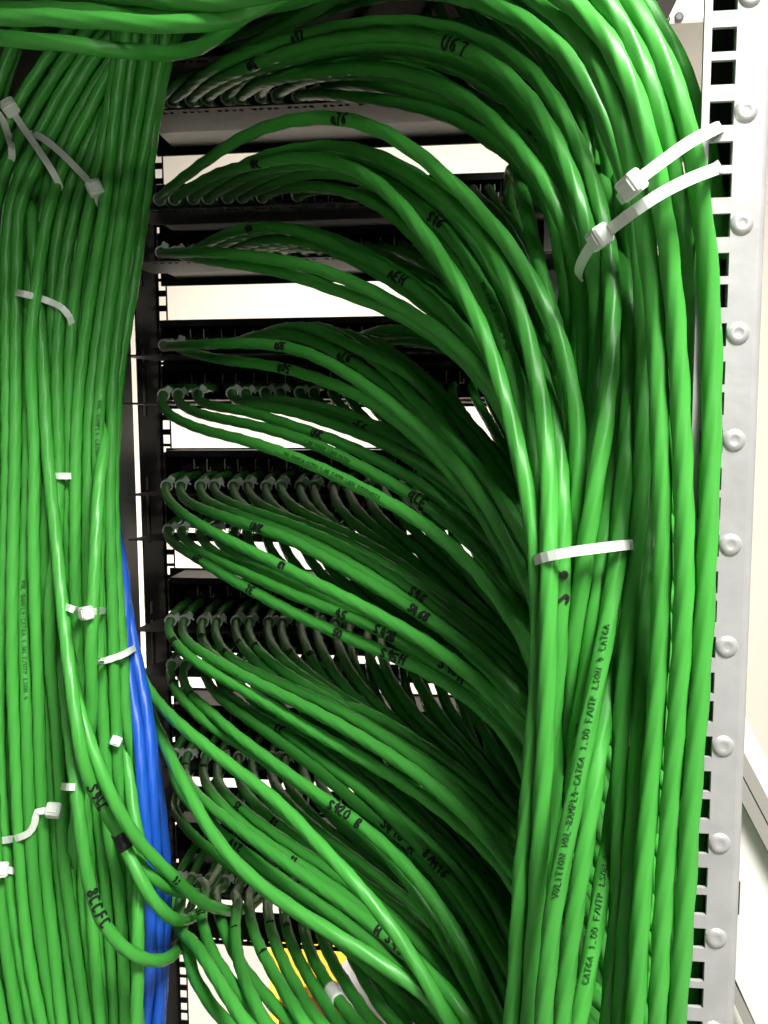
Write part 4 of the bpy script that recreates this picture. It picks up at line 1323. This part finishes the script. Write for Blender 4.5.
# ==================================================== THINGS BEHIND AND BESIDE
# yellow carton with red print on the floor behind the rack
def carton(loc, sx, sy, sz, rot, label):
    root = empty('carton', loc)
    root.rotation_euler = (0, 0, rot)
    tag(root, label, 'box')
    b = MB().box((-sx / 2, -sy / 2, 0), (sx / 2, sy / 2, sz), .003)
    o = b.build('box_body', M_YELLOW)
    o.parent = root
    f = MB().box((-sx / 2, -sy / 2 - .0015, sz * .74), (sx / 2, -sy / 2 - .0002, sz * .93))
    o2 = f.build('red_stripe', M_RED)
    o2.parent = root
    l = MB().box((-sx / 2 - .002, -sy / 2 - .002, sz), (sx / 2 + .002, sy / 2 + .002, sz + .006), .002)
    o3 = l.build('flap', M_YELLOW)
    o3.parent = root
    return root


pc = PY(292, 1015, 1.75)
carton((float(pc[0]) + .06, 1.75, 0), .20, .2, float(PY(290, 985, 1.65)[2]), .35, 'yellow carton with red print on the floor behind the rack')
pb = PY(368, 1000, 1.7)
bag = MB()
nb = 14
prof = [(.06, 0), (.075, .05), (.07, .2), (.065, .32), (.05, float(PY(366, 955, 1.7)[2]) - .02), (.02, float(PY(366, 950, 1.7)[2]))]
for r_, z_ in prof:
    for k in range(nb):
        a = 2 * math.pi * k / nb
        q = r_ * (1 + .12 * math.sin(3 * a + z_ * 30))
        bag.v.append((float(pb[0]) + q * math.cos(a), 1.7 + q * math.sin(a), z_))
for i in range(len(prof) - 1):
    for k in range(nb):
        bag.f.append((i * nb + k, i * nb + (k + 1) % nb, (i + 1) * nb + (k + 1) % nb, (i + 1) * nb + k))
bag.f.append(tuple(range((len(prof) - 1) * nb, len(prof) * nb)))
tag(bag.build('plastic_bag', M_GREYBAG, smooth=True), 'crumpled grey film bag standing behind the lowest cables', 'bag')

# white tape flag on one hanging cable
c = PORT_CABLES[('K', 8)]
pr_ = np.array([proj(p)[:2] for p in c['line']])
k = int(np.argmin(((pr_ - np.array((333, 999))) ** 2).sum(1)))
V, F = sweep(catmull(c['line'][k - 1:k + 2], .002), c['r'] * 1.15, 14, 4, .2, 0, 0)
tb = new_mesh('white_sleeve', V, F, M_WHITETAG, c['obj'], smooth=True)
tb['label'] = 'short white sleeve'

# cabinet standing beside the rack on the right: white worktop edge, grey frame bars
def cabinet_right():
    root = empty('side_cabinet', (0.62, 0.9, 0))
    tag(root, 'white cabinet with slanting grey edge beside the zinc rail', 'cabinet')
    a0, a1 = PY(738, 770, .62), PY(790, 842, .62)

    def bar(p, q, th, dep, m, name):
        p, q = np.array(p), np.array(q)
        d = (q - p) / np.linalg.norm(q - p)
        up = np.cross((0, 1, 0), d)
        mb = MB()
        v = []
        for e in (p, q):
            for s1, s2 in ((-1, 0), (1, 0), (1, 1), (-1, 1)):
                v.append(e + up * s1 * th / 2 + np.array([0, 1, 0]) * s2 * dep)
        mb.add(v, [(0, 3, 2, 1), (4, 5, 6, 7), (0, 1, 5, 4), (1, 2, 6, 5), (2, 3, 7, 6), (3, 0, 4, 7)])
        return rel(mb.build(name, m), root)
    bar(PY(730, 712, .63), PY(900, 1035, .63), .016, .02, M_WHITEP, 'top_edge')
    bar(PY(730, 738, .62), PY(900, 1063, .62), .0085, .02, M_GREYBAR, 'frame_bar')
    bar(PY(730, 752, .625), PY(900, 1077, .625), .004, .02, M_WHITEP, 'frame_trim')
    bar(PY(730, 766, .62), PY(900, 1091, .62), .0085, .02, M_GREYBAR, 'frame_bar')
    bar(PY(726, 958, .60), PY(775, 1060, .60), .004, .01, M_WHITEP, 'edge_trim')
    bar(PY(726, 972, .60), PY(765, 1058, .60), .008, .02, M_GREYBAR, 'lower_bar')
    q = [PY(728, 764, .632), PY(905, 1094, .632)]
    poly = [(q[0][0], q[0][2]), (q[1][0], q[1][2]), (q[1][0], 0.0), (q[0][0], 0.0)]
    mb = MB().add([(x, .632, z) for x, z in poly] + [(x, .644, z) for x, z in poly],
                  [(3, 2, 1, 0), (4, 5, 6, 7), (0, 1, 5, 4), (1, 2, 6, 5), (2, 3, 7, 6), (3, 0, 4, 7)])
    rel(mb.build('cabinet_front', M_WHITEP), root)
    h = MB().box(tuple(PY(732, 916, .628)), tuple(PY(741, 882, .628) + np.array([0, .004, 0])), .001)
    rel(h.build('handle', M_BLACKM), root)
    return root


cabinet_right()

# ------------------------------------------------------------------ output
SC.view_settings.view_transform = 'Standard'
SC.view_settings.look = 'None'
SC.view_settings.gamma = 1.0
SC.view_settings.use_curve_mapping = False
SC.view_settings.exposure = 0.0
